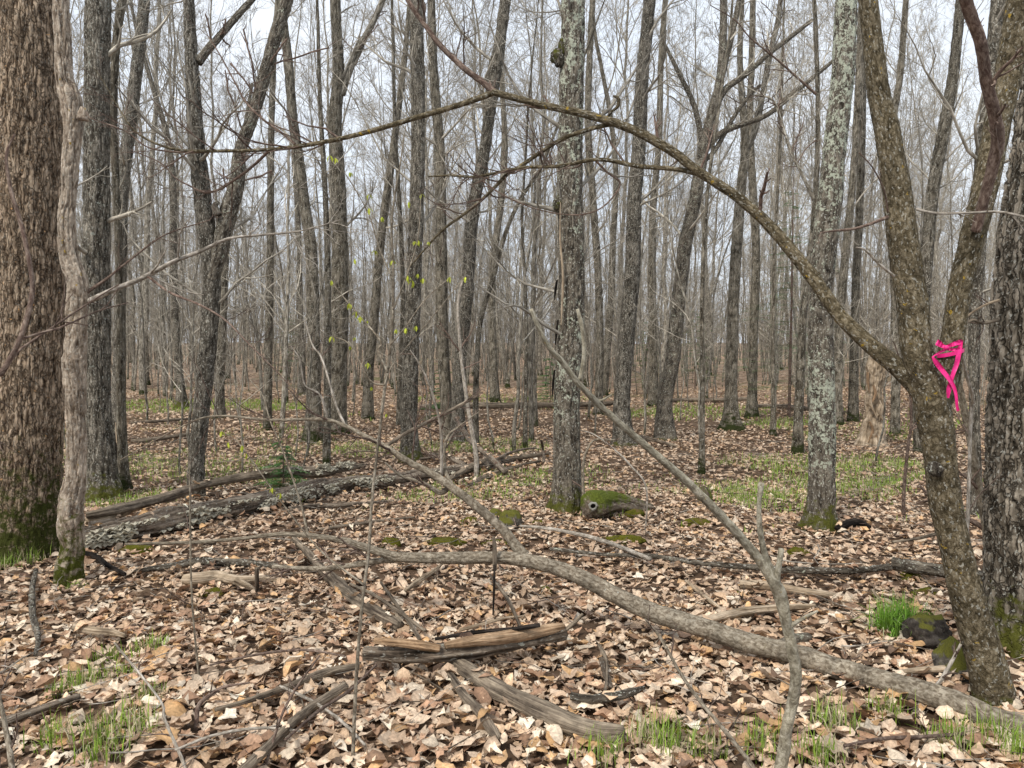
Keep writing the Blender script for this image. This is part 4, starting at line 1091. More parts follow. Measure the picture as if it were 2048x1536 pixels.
# ------------------------------------------------------------------ foreground saplings
def sapling(label, pts, mat, Y0, Y1, name='sapling', cat='sapling', tw=0, tlen=0.3, group=None, limbs=(), **k):
    W, R = world_pts(pts, Y0, Y1)
    gx, gy = W[0][0], W[0][1]
    gz = th(gx, gy)
    if W[0][2] > gz - 0.02:
        W = np.vstack([[gx, gy, gz - 0.05], W]); R = np.concatenate([[R[0]], R])
    root = thing(name, (gx, gy, gz), label, cat, group)
    b = Buf()
    scr = RW(1, pts[0][1], Y0)
    V, q, t, at = bark_tube(W, R, ds=max(scr * 4, 0.008), sides=int(np.clip(R.mean() / scr * 4, 8, 36)), amp=R.mean() * 0.10, freq=90, style='smooth', seed=nseed(), lump=0.12, cap=True)
    b.add(V, q=q, t=t, **at)
    put('stem', b.mesh('stem', M[mat]), root)
    if tw:
        rng = np.random.default_rng(nseed())
        Pp, Rp, Lp = polyline(W, R, 30); tb = Buf()
        P1, R1, L1 = spawn(Pp, Rp, Lp, tw, (0.3, 1), (30, 70), (tlen * .4, tlen), (0.4, 0.7), 7, rng, 0.05, 0.12, 0.0012, 0.4)
        sweep(P1, R1, 5, rng, tb)
        P2, R2, L2 = spawn(P1, R1, L1, 3, (0.2, 1), (28, 62), (0.3, 0.6), (0.5, 0.8), 5, rng, 0.05, 0.12, 0.001, 0.5)
        sweep(P2, R2, 4, rng, tb)
        tag(put('twigs', tb.mesh('twigs', M['twig']), root), kind='stuff')
    for lp, y0, y1 in limbs: limb(root, lp, y0, y1, mat, tw=0)
    return root
def stubs(root, W, R, n, mat, seed, t=(0.1, 0.95)):
    rng = np.random.default_rng(seed)
    Pp, Rp, Lp = polyline(W, R, 60)
    P1, R1, L1 = spawn(Pp, Rp, Lp * 0 + 1, n, t, (50, 85), (0.02, 0.05), (0.22, 0.4), 4, rng, 0.05, 0.1, 0.003, 0.75)
    for k in range(n):
        b = Buf(); V, q, t_, at = bark_tube(P1[k], R1[k], ds=0.012, sides=9, amp=0.0015, style='wood', freq=70, cap=True, seed=seed + k)
        b.add(V, q=q, t=t_, **at)
        put('stub', b.mesh('stub', M[mat]), root)
stubs(T20, WA, RA, 9, 'brownsm', 71)
W, R = world_pts(FY, 3)
stubs(FT, W, R, 9, 'sap', 72, (0.15, 0.9))
stubs(T6, W6, R6_, 3, 'grey', 73); stubs(T13, W13, R13_, 3, 'lichen', 74); stubs(T16, W16, R16_, 3, 'lichen', 75)
FS = sapling("close smooth grey-olive sapling, lower right, its long shoot reaching up left to the centre",
    [(1560, 1560, 13, 2.32), (1568, 1500, 12.5, 2.31), (1575, 1450, 12, 2.3), (1586, 1400, 12, 2.3), (1592, 1350, 12, 2.28), (1583, 1290, 11.5, 2.26), (1572, 1240, 11.5, 2.25), (1560, 1190, 14, 2.24), (1545, 1160, 12, 2.22), (1515, 1115, 10, 2.2), (1450, 1040, 9.5, 2.15), (1370, 960, 9, 2.1), (1290, 890, 8, 2.05), (1220, 830, 7.5, 2.0), (1160, 770, 7, 1.95), (1125, 725, 6.5, 1.93), (1095, 690, 6, 1.9), (1075, 650, 5.5, 1.88), (1062, 618, 5, 1.87)],
    'pale', 2.3, 1.9, limbs=[([(1160, 762, 5), (1168, 710, 4.5), (1165, 660, 4.5), (1155, 618, 4)], 1.95, 1.93), ([(1556, 1168, 8), (1532, 1115, 7), (1520, 1060, 6), (1518, 1010, 5), (1523, 966, 6)], 2.23, 2.2),
             ([(1552, 1172, 7), (1558, 1130, 6), (1563, 1098, 6)], 2.22, 2.2), ([(1578, 1255, 5), (1600, 1240, 4), (1635, 1222, 2.5)], 2.25, 2.2), ([(1190, 803, 4), (1205, 800, 2.5), (1222, 790, 2)], 2.0, 1.97)])
sapling("thin bare stem rising diagonally from the bottom edge, left of the close grey-olive sapling", [(1512, 1545, 5), (1450, 1462, 4.5), (1400, 1402, 4), (1360, 1345, 3.5), (1322, 1278, 3), (1290, 1238, 2.2)], 'sap', 2.6, 2.9, name='seedling', tw=4, tlen=0.3)
sapling("spindly brown sapling left of centre carrying fresh yellow-green leaves",
    [(705, 1545, 4.2), (708, 1453, 4), (713, 1350, 3.8), (724, 1210, 3.5), (737, 1105, 3.3), (744, 1000, 3.2), (757, 880, 3), (771, 765, 3.6), (784, 667, 3.2), (787, 550, 2.8), (784, 440, 2.4), (800, 330, 1.8), (812, 250, 1.2)], 'sap', 2.75, 2.95, name='leafing_sapling', tw=0,
    limbs=[([(775, 745, 2.4), (757, 700, 2.2), (760, 680, 2), (700, 610, 1.6), (660, 560, 1.2)], 2.8, 2.9), ([(786, 620, 2), (810, 560, 1.6), (835, 480, 1.3), (842, 390, 1)], 2.85, 2.9),
           ([(786, 560, 2), (760, 500, 1.6), (738, 430, 1.3), (705, 370, 1), (670, 318, 0.8)], 2.85, 2.9), ([(780, 690, 2), (810, 655, 1.5), (850, 600, 1.2), (900, 555, 1)], 2.8, 2.9),
           ([(728, 1170, 2.5), (640, 1100, 1.8), (560, 1000, 1.5), (480, 890, 1.2), (440, 862, 1)], 2.8, 3.0), ([(770, 770, 2), (740, 760, 1.4), (700, 690, 1.2), (665, 672, 1)], 2.8, 2.85), ([(762, 830, 2), (780, 740, 1.4), (860, 640, 1.1), (930, 553, 0.9)], 2.8, 2.9)])
LS = bpy.data.objects['leafing_sapling']
def leaflets():
    rng = np.random.default_rng(21)
    pts = [(670, 315), (700, 342), (738, 388), (842, 385), (818, 402), (738, 415), (838, 480), (765, 432), (785, 520), (710, 515), (700, 605), (712, 622), (720, 632), (735, 640), (663, 672), (708, 673), (793, 658),
           (825, 560), (816, 550), (836, 546), (846, 556), (858, 482), (900, 553), (930, 552), (735, 725), (742, 772), (443, 862), (457, 882), (484, 890), (492, 906), (812, 655), (833, 650), (750, 500), (772, 826), (664, 560), (560, 985), (545, 975), (700, 690), (660, 310), (828, 480)]
    col = np.array([0.42, 0.46, 0.05])
    for k in range(4):
        pass
    protos = []
    for k in range(6):
        b = Buf()
        for j in range(rng.integers(3, 7)):
            V0, T0 = strip_leaf([(-.5, .03), (-.2, .16), (.1, .2), (.35, .1), (.5, .01)])
            V = V0 * rng.uniform(0.012, 0.024); V[:, 0] += 0.013
            V[:, 2] += -12 * V[:, 0] ** 2 + np.abs(V[:, 1]) * 0.5
            a = rng.uniform(0, 6.28); e = rng.uniform(-1.5, -0.5)
            x = V[:, 0] * math.cos(e) - V[:, 2] * math.sin(e); z = V[:, 0] * math.sin(e) + V[:, 2] * math.cos(e)
            V = np.stack([x * math.cos(a) - V[:, 1] * math.sin(a), x * math.sin(a) + V[:, 1] * math.cos(a), z], -1)
            c = np.tile(np.append(col * rng.uniform(0.75, 1.3), 1), (len(V), 1))
            b.add(V, t=T0, Col=c)
        protos.append(b.mesh('leaf', M['green'], smooth=False))
    for i, (x, y) in enumerate(pts):
        o = link('leaf', protos[i % 6], LS)
        o.location = Vector(P(x, y, 2.85 + rng.uniform(-0.05, .1))) - LS.location
        o.rotation_euler = (0, 0, rng.uniform(0, 6.28)); o.scale = [rng.uniform(0.8, 1.25)] * 3
leaflets()
SMALL = [("hooked bare twig stem curving out of the leaves at lower left", [(392, 1455, 5), (396, 1415, 5), (412, 1395, 4), (445, 1375, 3), (500, 1365, 2.2)], 3.0, 3.1),
  ("upright hair-thin stem crossing the long fallen log at left", [(402, 1395, 2.5), (384, 1200, 2.2), (380, 1000, 2), (378, 900, 1.5)], 3.4, 3.4),
  ("leaning thin stem at the bottom edge, left of the tufts", [(372, 1540, 3.5), (330, 1440, 3), (320, 1400, 2.5), (240, 1300, 2.5), (228, 1285, 1.5)], 2.7, 2.9),
  ("thin forked stem leaning right at the bottom, left of centre", [(528, 1545, 3.5), (560, 1440, 3), (590, 1380, 2.6), (640, 1310, 2)], 2.7, 2.9),
  ("thin upright stem at the far bottom left corner", [(25, 1545, 6), (10, 1450, 5), (0, 1400, 4), (-10, 1340, 4)], 2.4, 2.5),
  ("leaning bare stick rising in front of the foot of the bent tree", [(1797, 1455, 5), (1840, 1408, 4.6), (1880, 1362, 4.2), (1905, 1320, 3.8), (1922, 1288, 3)], 3.15, 3.2),
  ("slim sapling standing between the lichen-spotted trunk and the bent tree, forked on top", [(1806, 1052, 4), (1808, 980, 3.6), (1815, 900, 3.2), (1822, 850, 2.8), (1818, 780, 2), (1790, 690, 1.5)], 6.8, 6.8),
  ("dark upright stem rising between the bent tree and the right-edge trunk", [(1976, 1085, 9), (1962, 1000, 8.5), (1948, 920, 8), (1935, 850, 7.5), (1922, 790, 7), (1906, 730, 6), (1896, 690, 4)], 4.4, 4.2),
  ("crooked whitish dead twig hanging right of the pink tape", [(1941, 860, 3.4), (1946, 800, 3.4), (1934, 755, 3.2), (1925, 715, 2.8), (1922, 700, 2), (1936, 690, 1)], 3.7, 3.4),
  ("pale bare pole standing behind the long fallen log's right end", [(952, 912, 5), (940, 840, 4.5), (928, 760, 4), (920, 690, 3.6), (916, 610, 3), (925, 560, 2)], 9.0, 9.0),
  ("thin stem rising beside the thick central trunk on its right", [(1167, 1000, 3.5), (1166, 940, 3.2), (1172, 905, 2.8), (1190, 880, 2.2), (1230, 880, 1.4)], 6.9, 6.9),
  ("sagging bare shoot at right of the mossy hollow log", [(1292, 975, 2), (1260, 930, 2.2), (1230, 900, 2), (1190, 870, 1.6), (1160, 860, 1.2)], 6.6, 6.9),
  ("out-of-line grey twig close to the lens at the left edge", [(-30, 780, 6), (0, 750, 6), (35, 690, 5.6), (58, 620, 5.2), (64, 560, 4.8), (45, 460, 4.4), (22, 380, 4), (13, 310, 3.2), (30, 268, 2)], 2.2, 2.3)]
for i, (lab, pts, y0, y1) in enumerate(SMALL):
    sapling(lab, pts, ['twig', 'sap', 'deadtwig'][i % 3] if 'pale' not in lab and 'whit' not in lab else 'deadtwig', y0, y1, name='seedling' if i < 5 else 'sapling', cat='sapling', tw=4 if i not in (7, 8) else 2, tlen=0.35)
# ------------------------------------------------------------------ fallen logs and sticks
L1, LW, LR = ground_log('fallen_log', "long rotting log crusted with pale bracket fungi, left trunks to centre", 'fallen log',
    [(165, 1078, 24), (260, 1058, 27), (330, 1042, 26), (400, 1026, 23), (500, 1006, 22), (600, 984, 20), (700, 968, 18), (800, 958, 16), (900, 944, 13), (980, 930, 9), (1060, 912, 6)], 'rotlog', amp=0.02, freq=24, lump=0.22, ds=0.014, sides=56, seed=901)
def fungi(root, W, R, name, n, seed, t0, t1, a0, a1, size):
    rng = np.random.default_rng(seed)
    c = catmull(np.hstack([W, R[:, None]]), 200)
    T = np.gradient(c[:, :3], axis=0); T /= np.linalg.norm(T, axis=1, keepdims=True)
    b = Buf()
    m = 9
    made = 0
    while made < n:
        tt_ = rng.uniform(t0, t1)
        i = int(tt_ * 199)
        p, r, t = c[i, :3], c[i, 3], T[i]
        side = np.cross(t, [0, 0, 1.0]); side /= np.linalg.norm(side)
        if side[1] > 0: side = -side                   # towards the open side facing the camera
        a = math.radians(rng.uniform(a0, a1))
        if vnoise(np.array([[tt_ * 26, a * 1.6, seed * 1.7]]), 3)[0] + rng.normal(0, .12) < 0.02: continue
        made += 1
        nrm = side * math.cos(a) + np.array([0, 0, 1.0]) * math.sin(a)
        q = p + nrm * r * 0.97
        s = rng.uniform(*size) * rng.choice([0.5, 0.8, 1.1, 1.7])
        out = np.array([nrm[0], nrm[1], nrm[2] * 0.3]); out /= np.linalg.norm(out)
        al = np.cross([0, 0, 1.0], out); al /= max(np.linalg.norm(al), 1e-6)
        ang = np.linspace(-1.45, 1.45, m)
        wav = 1 + 0.15 * np.sin(ang * 6 + rng.uniform(0, 6))
        rim = q + (out[None] * np.cos(ang)[:, None] * s + al[None] * np.sin(ang)[:, None] * s * 1.2) * wav[:, None]
        rim[:, 2] += (rng.uniform(-.5, .5) + 0.35 * np.sin(ang * 4 + rng.uniform(0, 6))) * s
        up = np.array([0, 0, s * 0.30]); lo = np.array([0, 0, -s * 0.10])
        V = np.vstack([q + up, rim, q + lo * 2, rim + lo])
        tr = []
        for k in range(m - 1):
            tr += [(0, 1 + k, 2 + k), (m + 1, m + 3 + k, m + 2 + k), (1 + k, m + 2 + k, m + 3 + k), (1 + k, m + 3 + k, 2 + k)]
        b.add(V, t=np.array(tr))
    o = put(name, b.mesh(name, M['fungus']), root)
    tag(o, kind='stuff')
fungi(L1, LW, LR, 'bracket_fungi', 800, 5, 0.0, 0.52, -35, 40, (0.010, 0.022))
fungi(L1, LW, LR, 'bracket_fungi', 60, 6, 0.5, 0.7, 0, 60, (0.008, 0.018))
L2, W_, R_ = ground_log('fallen_log', "thinner crooked log lying behind the fungus-covered one, white fungi on its right half", 'fallen log',
    [(172, 1030, 8), (215, 1022, 10), (270, 1010, 11), (340, 992, 11), (400, 972, 10), (470, 957, 10), (530, 948, 11), (580, 944, 13), (640, 944, 12), (690, 936, 8), (730, 930, 5)], 'deadwood', lift=0.10, amp=0.010, freq=26, seed=902)
fungi(L2, W_, R_, 'bracket_fungi', 260, 7, 0.62, 0.95, 0, 100, (0.010, 0.024))
ground_log('fallen_branch', "split brown branch at the feet of the left trunks, left of the crooked log", 'fallen branch', [(172, 1042, 9), (220, 1036, 8), (270, 1018, 6), (320, 1000, 4)], 'palewood', lift=0.04)
ground_log('fallen_branch', "dark mossy knuckle-ended branch beside the split brown branch at left", 'fallen branch', [(180, 1052, 10), (215, 1046, 9), (245, 1040, 4)], 'rotlog', lift=0.02)
L3, W_, R_ = ground_log('fallen_log', "long straight far log lying flat behind the thick central trunk", 'fallen log', [(840, 815, 6), (900, 812, 6.5), (980, 811, 7), (1060, 811, 7), (1170, 809, 6.5), (1240, 806, 5)], 'deadwood', freq=14)
ground_log('fallen_log', "far grey log lying behind the many-limbed trunk on the right", 'fallen log', [(1290, 806, 5), (1360, 800, 5), (1440, 800, 4.5), (1500, 797, 4)], 'deadwood', freq=14)
ground_log('fallen_log', "dark far log half hidden between the lichen-spotted trunk and the snag", 'fallen log', [(1500, 812, 4), (1560, 812, 5), (1620, 818, 5), (1700, 826, 4)], 'rotlog', freq=14)
ground_log('fallen_log', "slim fallen pole lying in the leaves between the left trunks and the forked one", 'fallen log', [(262, 882, 4), (300, 880, 5), (340, 874, 4.5), (384, 868, 4)], 'deadwood')
ground_log('fallen_log', "slim far fallen pole just above the green patch at left", 'fallen log', [(262, 846, 3), (320, 842, 3.4), (400, 836, 3)], 'deadwood')
ground_log('fallen_branch', "short branch lying beside the foot of the sturdy trunk right of the centre", 'fallen branch', [(1272, 872, 4), (1300, 878, 4.5), (1330, 886, 4), (1352, 892, 2.5)], 'deadwood')
# heap at the far end of the long log
for i, (lab, pts, lift) in enumerate([
    ("broken branch propped over the right end of the long log, pointing up left", [(1012, 945, 7), (980, 915, 6, .15), (940, 880, 6, .25), (912, 838, 5, .42)], 0.0),
    ("grey branch lying along the top of the long log's right end", [(900, 958, 6), (930, 940, 7), (965, 925, 8), (1010, 918, 6), (1060, 912, 5), (1100, 906, 3)], 0.05),
    ("thin branch arching over the right end of the long log", [(990, 920, 3), (1020, 905, 3), (1050, 898, 2.5), (1072, 896, 2)], 0.1),
    ("dark branch lying below the right end of the long log", [(940, 968, 5), (980, 950, 6), (1030, 934, 5), (1080, 922, 3)], 0.0),
    ("crooked branch pointing left out of the brush heap by the long log", [(930, 930, 6), (905, 918, 5, .1), (880, 900, 4, .2)], 0.06),
    ("thin dark stick lying left of the brush heap by the long log", [(840, 918, 3), (880, 914, 3), (930, 918, 3)], 0.02),
    ("short standing stub in the brush heap by the long log", [(1088, 925, 3.5), (1086, 900, 3, .14), (1083, 880, 2.5, .3)], 0.0)]):
    ground_log('fallen_branch', lab, 'fallen branch', pts, 'deadwood' if i % 2 else 'rotlog', lift=lift, group='branches heaped at the end of the long log')

# foreground wood
S1, W_, R_ = ground_log('fallen_branch', "thick broken branch in the centre foreground with its bark peeled off to orange wood", 'fallen branch',
    [(728, 1306, 15), (790, 1308, 17), (860, 1306, 20), (930, 1300, 21), (990, 1292, 18), (1050, 1282, 15), (1100, 1272, 15), (1128, 1266, 14)], 'rotlog', lift=0.05, amp=0.006, freq=40, seed=910)
def overlay(root, pts, Y, mat, name, amp=0.003, **k):
    W, R = world_pts(pts, Y)
    V, q, t, at = bark_tube(W, R, ds=0.008, sides=24, amp=amp, freq=55, style='wood', seed=nseed(), cap=True, **k)
    b = Buf(); b.add(V, q=q, t=t, **at)
    return put(name, b.mesh(name, M[mat]), root)
sy = W_[4][1]
overlay(S1, [(890, 1291, 8, W_[2][1] - .02), (950, 1281, 12, W_[3][1] - 0.015), (1010, 1274, 14, W_[4][1] - .0), (1060, 1267, 13, W_[5][1] + .0), (1105, 1257, 11, W_[6][1] + .0), (1126, 1253, 8, W_[7][1])], sy, 'orangewood', 'bare_wood')
overlay(S1, [(748, 1281, 7), (800, 1285, 9), (845, 1291, 10), (880, 1297, 8)], W_[2][1] - 0.04, 'orangewood', 'broken_stub')
overlay(S1, [(870, 1278, 4), (930, 1268, 5), (990, 1262, 5), (1040, 1257, 6), (1080, 1250, 5)], sy + 0.03, 'black', 'bark_flap', amp=0.006)
overlay(S1, [(1130, 1262, 5), (1150, 1245, 5), (1166, 1228, 4)], W_[7][1], 'deadwood', 'splinter')
ground_log('fallen_branch', "heavy dark weathered branch running diagonally from the peeled one to the bottom centre", 'fallen branch',
    [(900, 1318, 14), (950, 1352, 19), (1000, 1382, 21), (1060, 1412, 22), (1120, 1440, 24), (1180, 1462, 23), (1225, 1468, 21), (1244, 1468, 17)], 'deadwood', amp=0.005, freq=48, seed=911, sink=0.3)
ground_log('fallen_branch', "dark grey branch slanting down right toward the peeled one, left of centre", 'fallen branch',
    [(588, 1078, 7), (615, 1105, 8), (645, 1140, 11), (690, 1180, 13), (740, 1218, 14), (800, 1252, 12)], 'deadwood', freq=50, seed=912)
ground_log('fallen_branch', "short crooked greenish branch under the heavy diagonal one", 'fallen branch', [(888, 1335, 7), (912, 1368, 9), (935, 1400, 10), (965, 1430, 12), (985, 1462, 11), (996, 1478, 7)], 'deadwood', seed=913)
S5, W_, R_ = ground_log('fallen_branch', "pale barkless forked branch lying at left in front of the trunks", 'fallen branch', [(368, 1160, 11), (400, 1158, 14), (440, 1155, 13), (480, 1160, 11), (540, 1158, 6), (590, 1162, 3)], 'palewood', freq=45, seed=914)
overlay(S5, [(470, 1160, 9), (490, 1170, 8), (510, 1180, 4)], W_[3][1] - 0.02, 'palewood', 'side_limb')
for lab, pts, mat, lift in [
    ("short pale barkless stick lying at far left above the grass tufts", [(150, 1254, 9), (185, 1262, 9), (225, 1266, 8), (250, 1272, 5)], 'palewood', .02),
    ("dark rough branch slanting to the bottom edge, left of centre", [(482, 1545, 12), (540, 1490, 11), (600, 1432, 11), (650, 1398, 11), (690, 1372, 9)], 'deadwood', .03),
    ("long lichen-flecked stick lying above the dark rough branch, left of centre", [(430, 1420, 5), (500, 1400, 6), (580, 1372, 8), (650, 1345, 9), (720, 1332, 7)], 'deadwood', .02),
    ("dark decayed stick in the bottom left corner", [(-10, 1450, 10), (60, 1425, 9), (110, 1408, 8), (160, 1392, 6)], 'rotlog', .02),
    ("short lichen-crusted stick lying right of the heavy diagonal branch", [(1142, 1392, 8), (1180, 1398, 9), (1225, 1394, 10), (1262, 1384, 9), (1288, 1374, 5)], 'lichen', .02),
    ("sawn-ended round grey stick lying behind the fallen sapling at right", [(1404, 1243, 10), (1450, 1232, 10), (1500, 1222, 10), (1560, 1217, 9), (1630, 1212, 5)], 'palewood', .0),
    ("tapering brown stick with moss pointing right, behind the close sapling", [(1480, 1168, 9), (1540, 1172, 9), (1600, 1182, 9), (1660, 1190, 7), (1708, 1198, 4)], 'palewood', .0),
    ("very long slender lichened branch lying across the right half of the leaf floor", [(1100, 1098, 4), (1200, 1108, 4), (1300, 1112, 5), (1400, 1126, 6), (1500, 1134, 6.5), (1600, 1140, 8), (1700, 1141, 8), (1780, 1134, 7)], 'lichen', .02),
    ("thick snapped lichened branch whose left end is broken open, behind the bent tree's foot", [(1786, 1126, 14), (1830, 1134, 14), (1880, 1142, 14), (1940, 1150, 14), (2000, 1152, 10)], 'lichen', .02),
    ("lichened dark branch lying at left just above the pale forked one", [(262, 1143, 4), (340, 1132, 7), (395, 1122, 9), (430, 1124, 9), (500, 1126, 8), (570, 1134, 6)], 'lichen', .0),
    ("blackened forked stick at the foot of the crooked flaky trunk", [(168, 1108, 8), (190, 1112, 6), (215, 1130, 5), (250, 1148, 4)], 'black', .01),
    ("slim grey twiglike branch winding down below the mossy left trunk", [(72, 1140, 5), (64, 1180, 6), (66, 1230, 7), (76, 1275, 6), (70, 1310, 4)], 'lichen', .02),
    ("thin stick lying flat in the bottom right, below the fallen sapling", [(1688, 1492, 3.5), (1760, 1478, 4), (1840, 1474, 4.5), (1930, 1468, 4)], 'twig', .02),
    ("long thin branch lying between the moss cushions, right of the mossy rock", [(1040, 1052, 3), (1100, 1058, 4), (1170, 1072, 4.5), (1230, 1090, 5), (1300, 1118, 5)], 'deadtwig', .05),
    ("thin dark curved branch sloping right behind the fallen sapling", [(980, 1150, 3), (1010, 1190, 4), (1028, 1225, 4), (1040, 1255, 3.5)], 'deadwood', .02),
    ("pale curved stick lying on leaves above the peeled branch", [(920, 1260, 4), (960, 1250, 4), (1010, 1236, 3), (1050, 1232, 2)], 'palewood', .02),
    ("pale split stick lying below the fallen sapling left of centre", [(812, 1180, 5), (840, 1160, 6), (868, 1142, 5), (884, 1128, 3)], 'palewood', .02),
    ("mossy broken stick lying right of the peeled branch", [(1205, 1320, 8), (1212, 1350, 8), (1222, 1375, 5)], 'rotlog', .0),
    ("thin dark curving stick below the many twigs, right of the peeled branch", [(1198, 1290, 4), (1212, 1320, 4), (1212, 1370, 4), (1204, 1395, 3)], 'deadwood', .03),
    ("pale slanting stick on the leaves at right, left of the round grey stick", [(1372, 1162, 4), (1400, 1185, 5), (1425, 1205, 5), (1440, 1215, 3)], 'palewood', .0),
    ("thin pale stick near the brown tapering stick, far right", [(1745, 1180, 3), (1760, 1200, 3), (1775, 1218, 2)], 'palewood', .0),
    ("half-buried grey knob of wood under the close sapling", [(1560, 1290, 11), (1585, 1280, 12), (1618, 1274, 9)], 'lichen', -.01),
    ("dark rotten chunk lying beside the lichen-spotted trunk", [(1672, 1056, 5), (1700, 1046, 9), (1722, 1046, 7), (1740, 1054, 4)], 'black', .0),
    ("thin stick leaning on the ground left of the bent tree, behind it", [(1785, 1084, 3), (1830, 1078, 3.4), (1880, 1066, 4)], 'deadwood', .05),
    ("long dark stick lying along the ground below the long fungus log", [(580, 1018, 5), (640, 1012, 6), (720, 1008, 5), (800, 1000, 3)], 'rotlog', .0),
    ("grey stick lying parallel to the fallen sapling's left fork", [(640, 1060, 3.5), (700, 1050, 4), (760, 1042, 3.5), (830, 1034, 2.5)], 'deadwood', .0),
    ("old split branch in shade under the fallen sapling's butt at right", [(1800, 1345, 6), (1850, 1340, 7), (1900, 1338, 7), (1940, 1344, 6)], 'palewood', .0),
    ("short vertical broken stub standing left of centre above the leaves", [(515, 1182, 5), (514, 1160, 5.5, .08), (514, 1136, 5, .16)], 'deadwood', .0),
    ("thin grey stick crossing the dark rough branch at bottom left", [(560, 1372, 3), (620, 1400, 3.5), (680, 1440, 3.5), (730, 1490, 3)], 'deadtwig', .05),
    ("thin brown stick slanting up right, left of the peeled branch", [(570, 1480, 3), (640, 1420, 3.5), (700, 1380, 3.5), (752, 1330, 3)], 'twig', .06),
    ("forked-looking dry stick propped between the slanting branch and the peeled one", [(762, 1165, 3), (790, 1205, 4), (822, 1250, 4.5), (840, 1280, 4)], 'deadwood', .04),
    ("grey stick leaning right above the slanting dark branch", [(700, 1168, 3.5), (748, 1190, 4), (800, 1225, 4), (850, 1262, 3.5)], 'deadwood', .05),
    ("thin reddish stick lying across the leaves at lower left", [(420, 1330, 2.6), (520, 1308, 3), (610, 1300, 3), (690, 1312, 2.5)], 'twig', .04),
    ("long grey stick lying from the bottom edge toward the lower left tufts", [(350, 1500, 3), (430, 1470, 3.5), (520, 1456, 3.5), (600, 1462, 3)], 'deadtwig', .04),
    ("brown bark slab lying right of the heavy diagonal branch's lower end", [(1140, 1452, 6), (1160, 1446, 9), (1180, 1452, 6)], 'rotlog', .02)]:
    ground_log('stick', lab, 'stick', pts, mat, lift=lift, group='sticks lying on the leaf litter')

def drifted_leaves():
    """leaves lying against and on the logs and sticks"""
    rng = np.random.default_rng(91)
    pos = []
    for W, R in LOGS:
        c = catmull(np.hstack([W, R[:, None]]), 60)
        L = np.linalg.norm(np.diff(c[:, :3], axis=0), axis=1).sum()
        if c[:, 1].min() > 9.5: continue
        for _ in range(int(L * 26)):
            k = rng.integers(0, 60); p, r = c[k, :3], c[k, 3]
            t = c[min(k + 1, 59), :3] - c[max(k - 1, 0), :3]; sd = np.array([-t[1], t[0], 0]); sd /= max(np.linalg.norm(sd), 1e-6)
            if rng.random() < 0.16 and r > 0.02:
                q = p + sd * rng.normal(0, r * .4); q[2] = p[2] + r * 0.95
            else:
                o = r * rng.uniform(.9, 1.6) + rng.uniform(0, .05)
                q = p + sd * o * rng.choice([-1, 1]); q[2] = th(q[0], q[1]) + 0.035 + rng.uniform(0, min(r, .05) * .8)
            pos.append(q)
    pos = np.array(pos); b = Buf()
    sel = rng.integers(0, 3, len(pos))
    for k, t in enumerate((OAK3, WIDE, OVAL)):
        s = sel == k
        V, T, C = leaf_batch(t, pos[s], rng.uniform(.05, .105, s.sum()), rng, 0.5)
        b.add(V, t=T, Col=C)
    o = link('leaf_litter', b.mesh('leaf_litter', M['leaf'], smooth=True), ground); tag(o, kind='stuff')
drifted_leaves()

def twig_litter():
    rng = np.random.default_rng(77)
    n = 3200
    y = np.sqrt(rng.uniform(2.2 ** 2, 13 ** 2, n)); x = rng.uniform(-.72, .72, n) * y
    L = rng.uniform(0.12, 0.65, n) * rng.choice([.5, 1, 1.4], n, p=[.4, .45, .15]); a = rng.uniform(0, 6.28, n)
    N = 6
    pts = np.zeros((n, N, 3)); pts[:, 0, 0] = x; pts[:, 0, 1] = y
    for j in range(1, N):
        a = a + rng.normal(0, 0.22, n)
        pts[:, j, 0] = pts[:, j - 1, 0] + np.cos(a) * L / (N - 1); pts[:, j, 1] = pts[:, j - 1, 1] + np.sin(a) * L / (N - 1)
    pts[..., 2] = terrain(pts[..., 0], pts[..., 1]) + 0.03 + rng.uniform(0, 0.025, (n, 1)) + np.linspace(0, 1, N)[None] * rng.normal(0.015, 0.03, (n, 1)).clip(-.01, .12)
    R = rng.uniform(0.001, 0.0032, n)[:, None] * rng.choice([1, 1.7], n, p=[.85, .15])[:, None] * np.linspace(1, .5, N)[None]
    for k, (mt, nm) in enumerate((('twig', 'twig_litter'), ('deadtwig', 'twig_litter'), ('deadwood', 'twig_litter'))):
        s = np.arange(n) % 3 == k
        b = Buf(); sweep(pts[s], R[s], 5, rng, b)
        o = link(nm, b.mesh(nm, M[mt]), ground); tag(o, kind='stuff')
twig_litter()

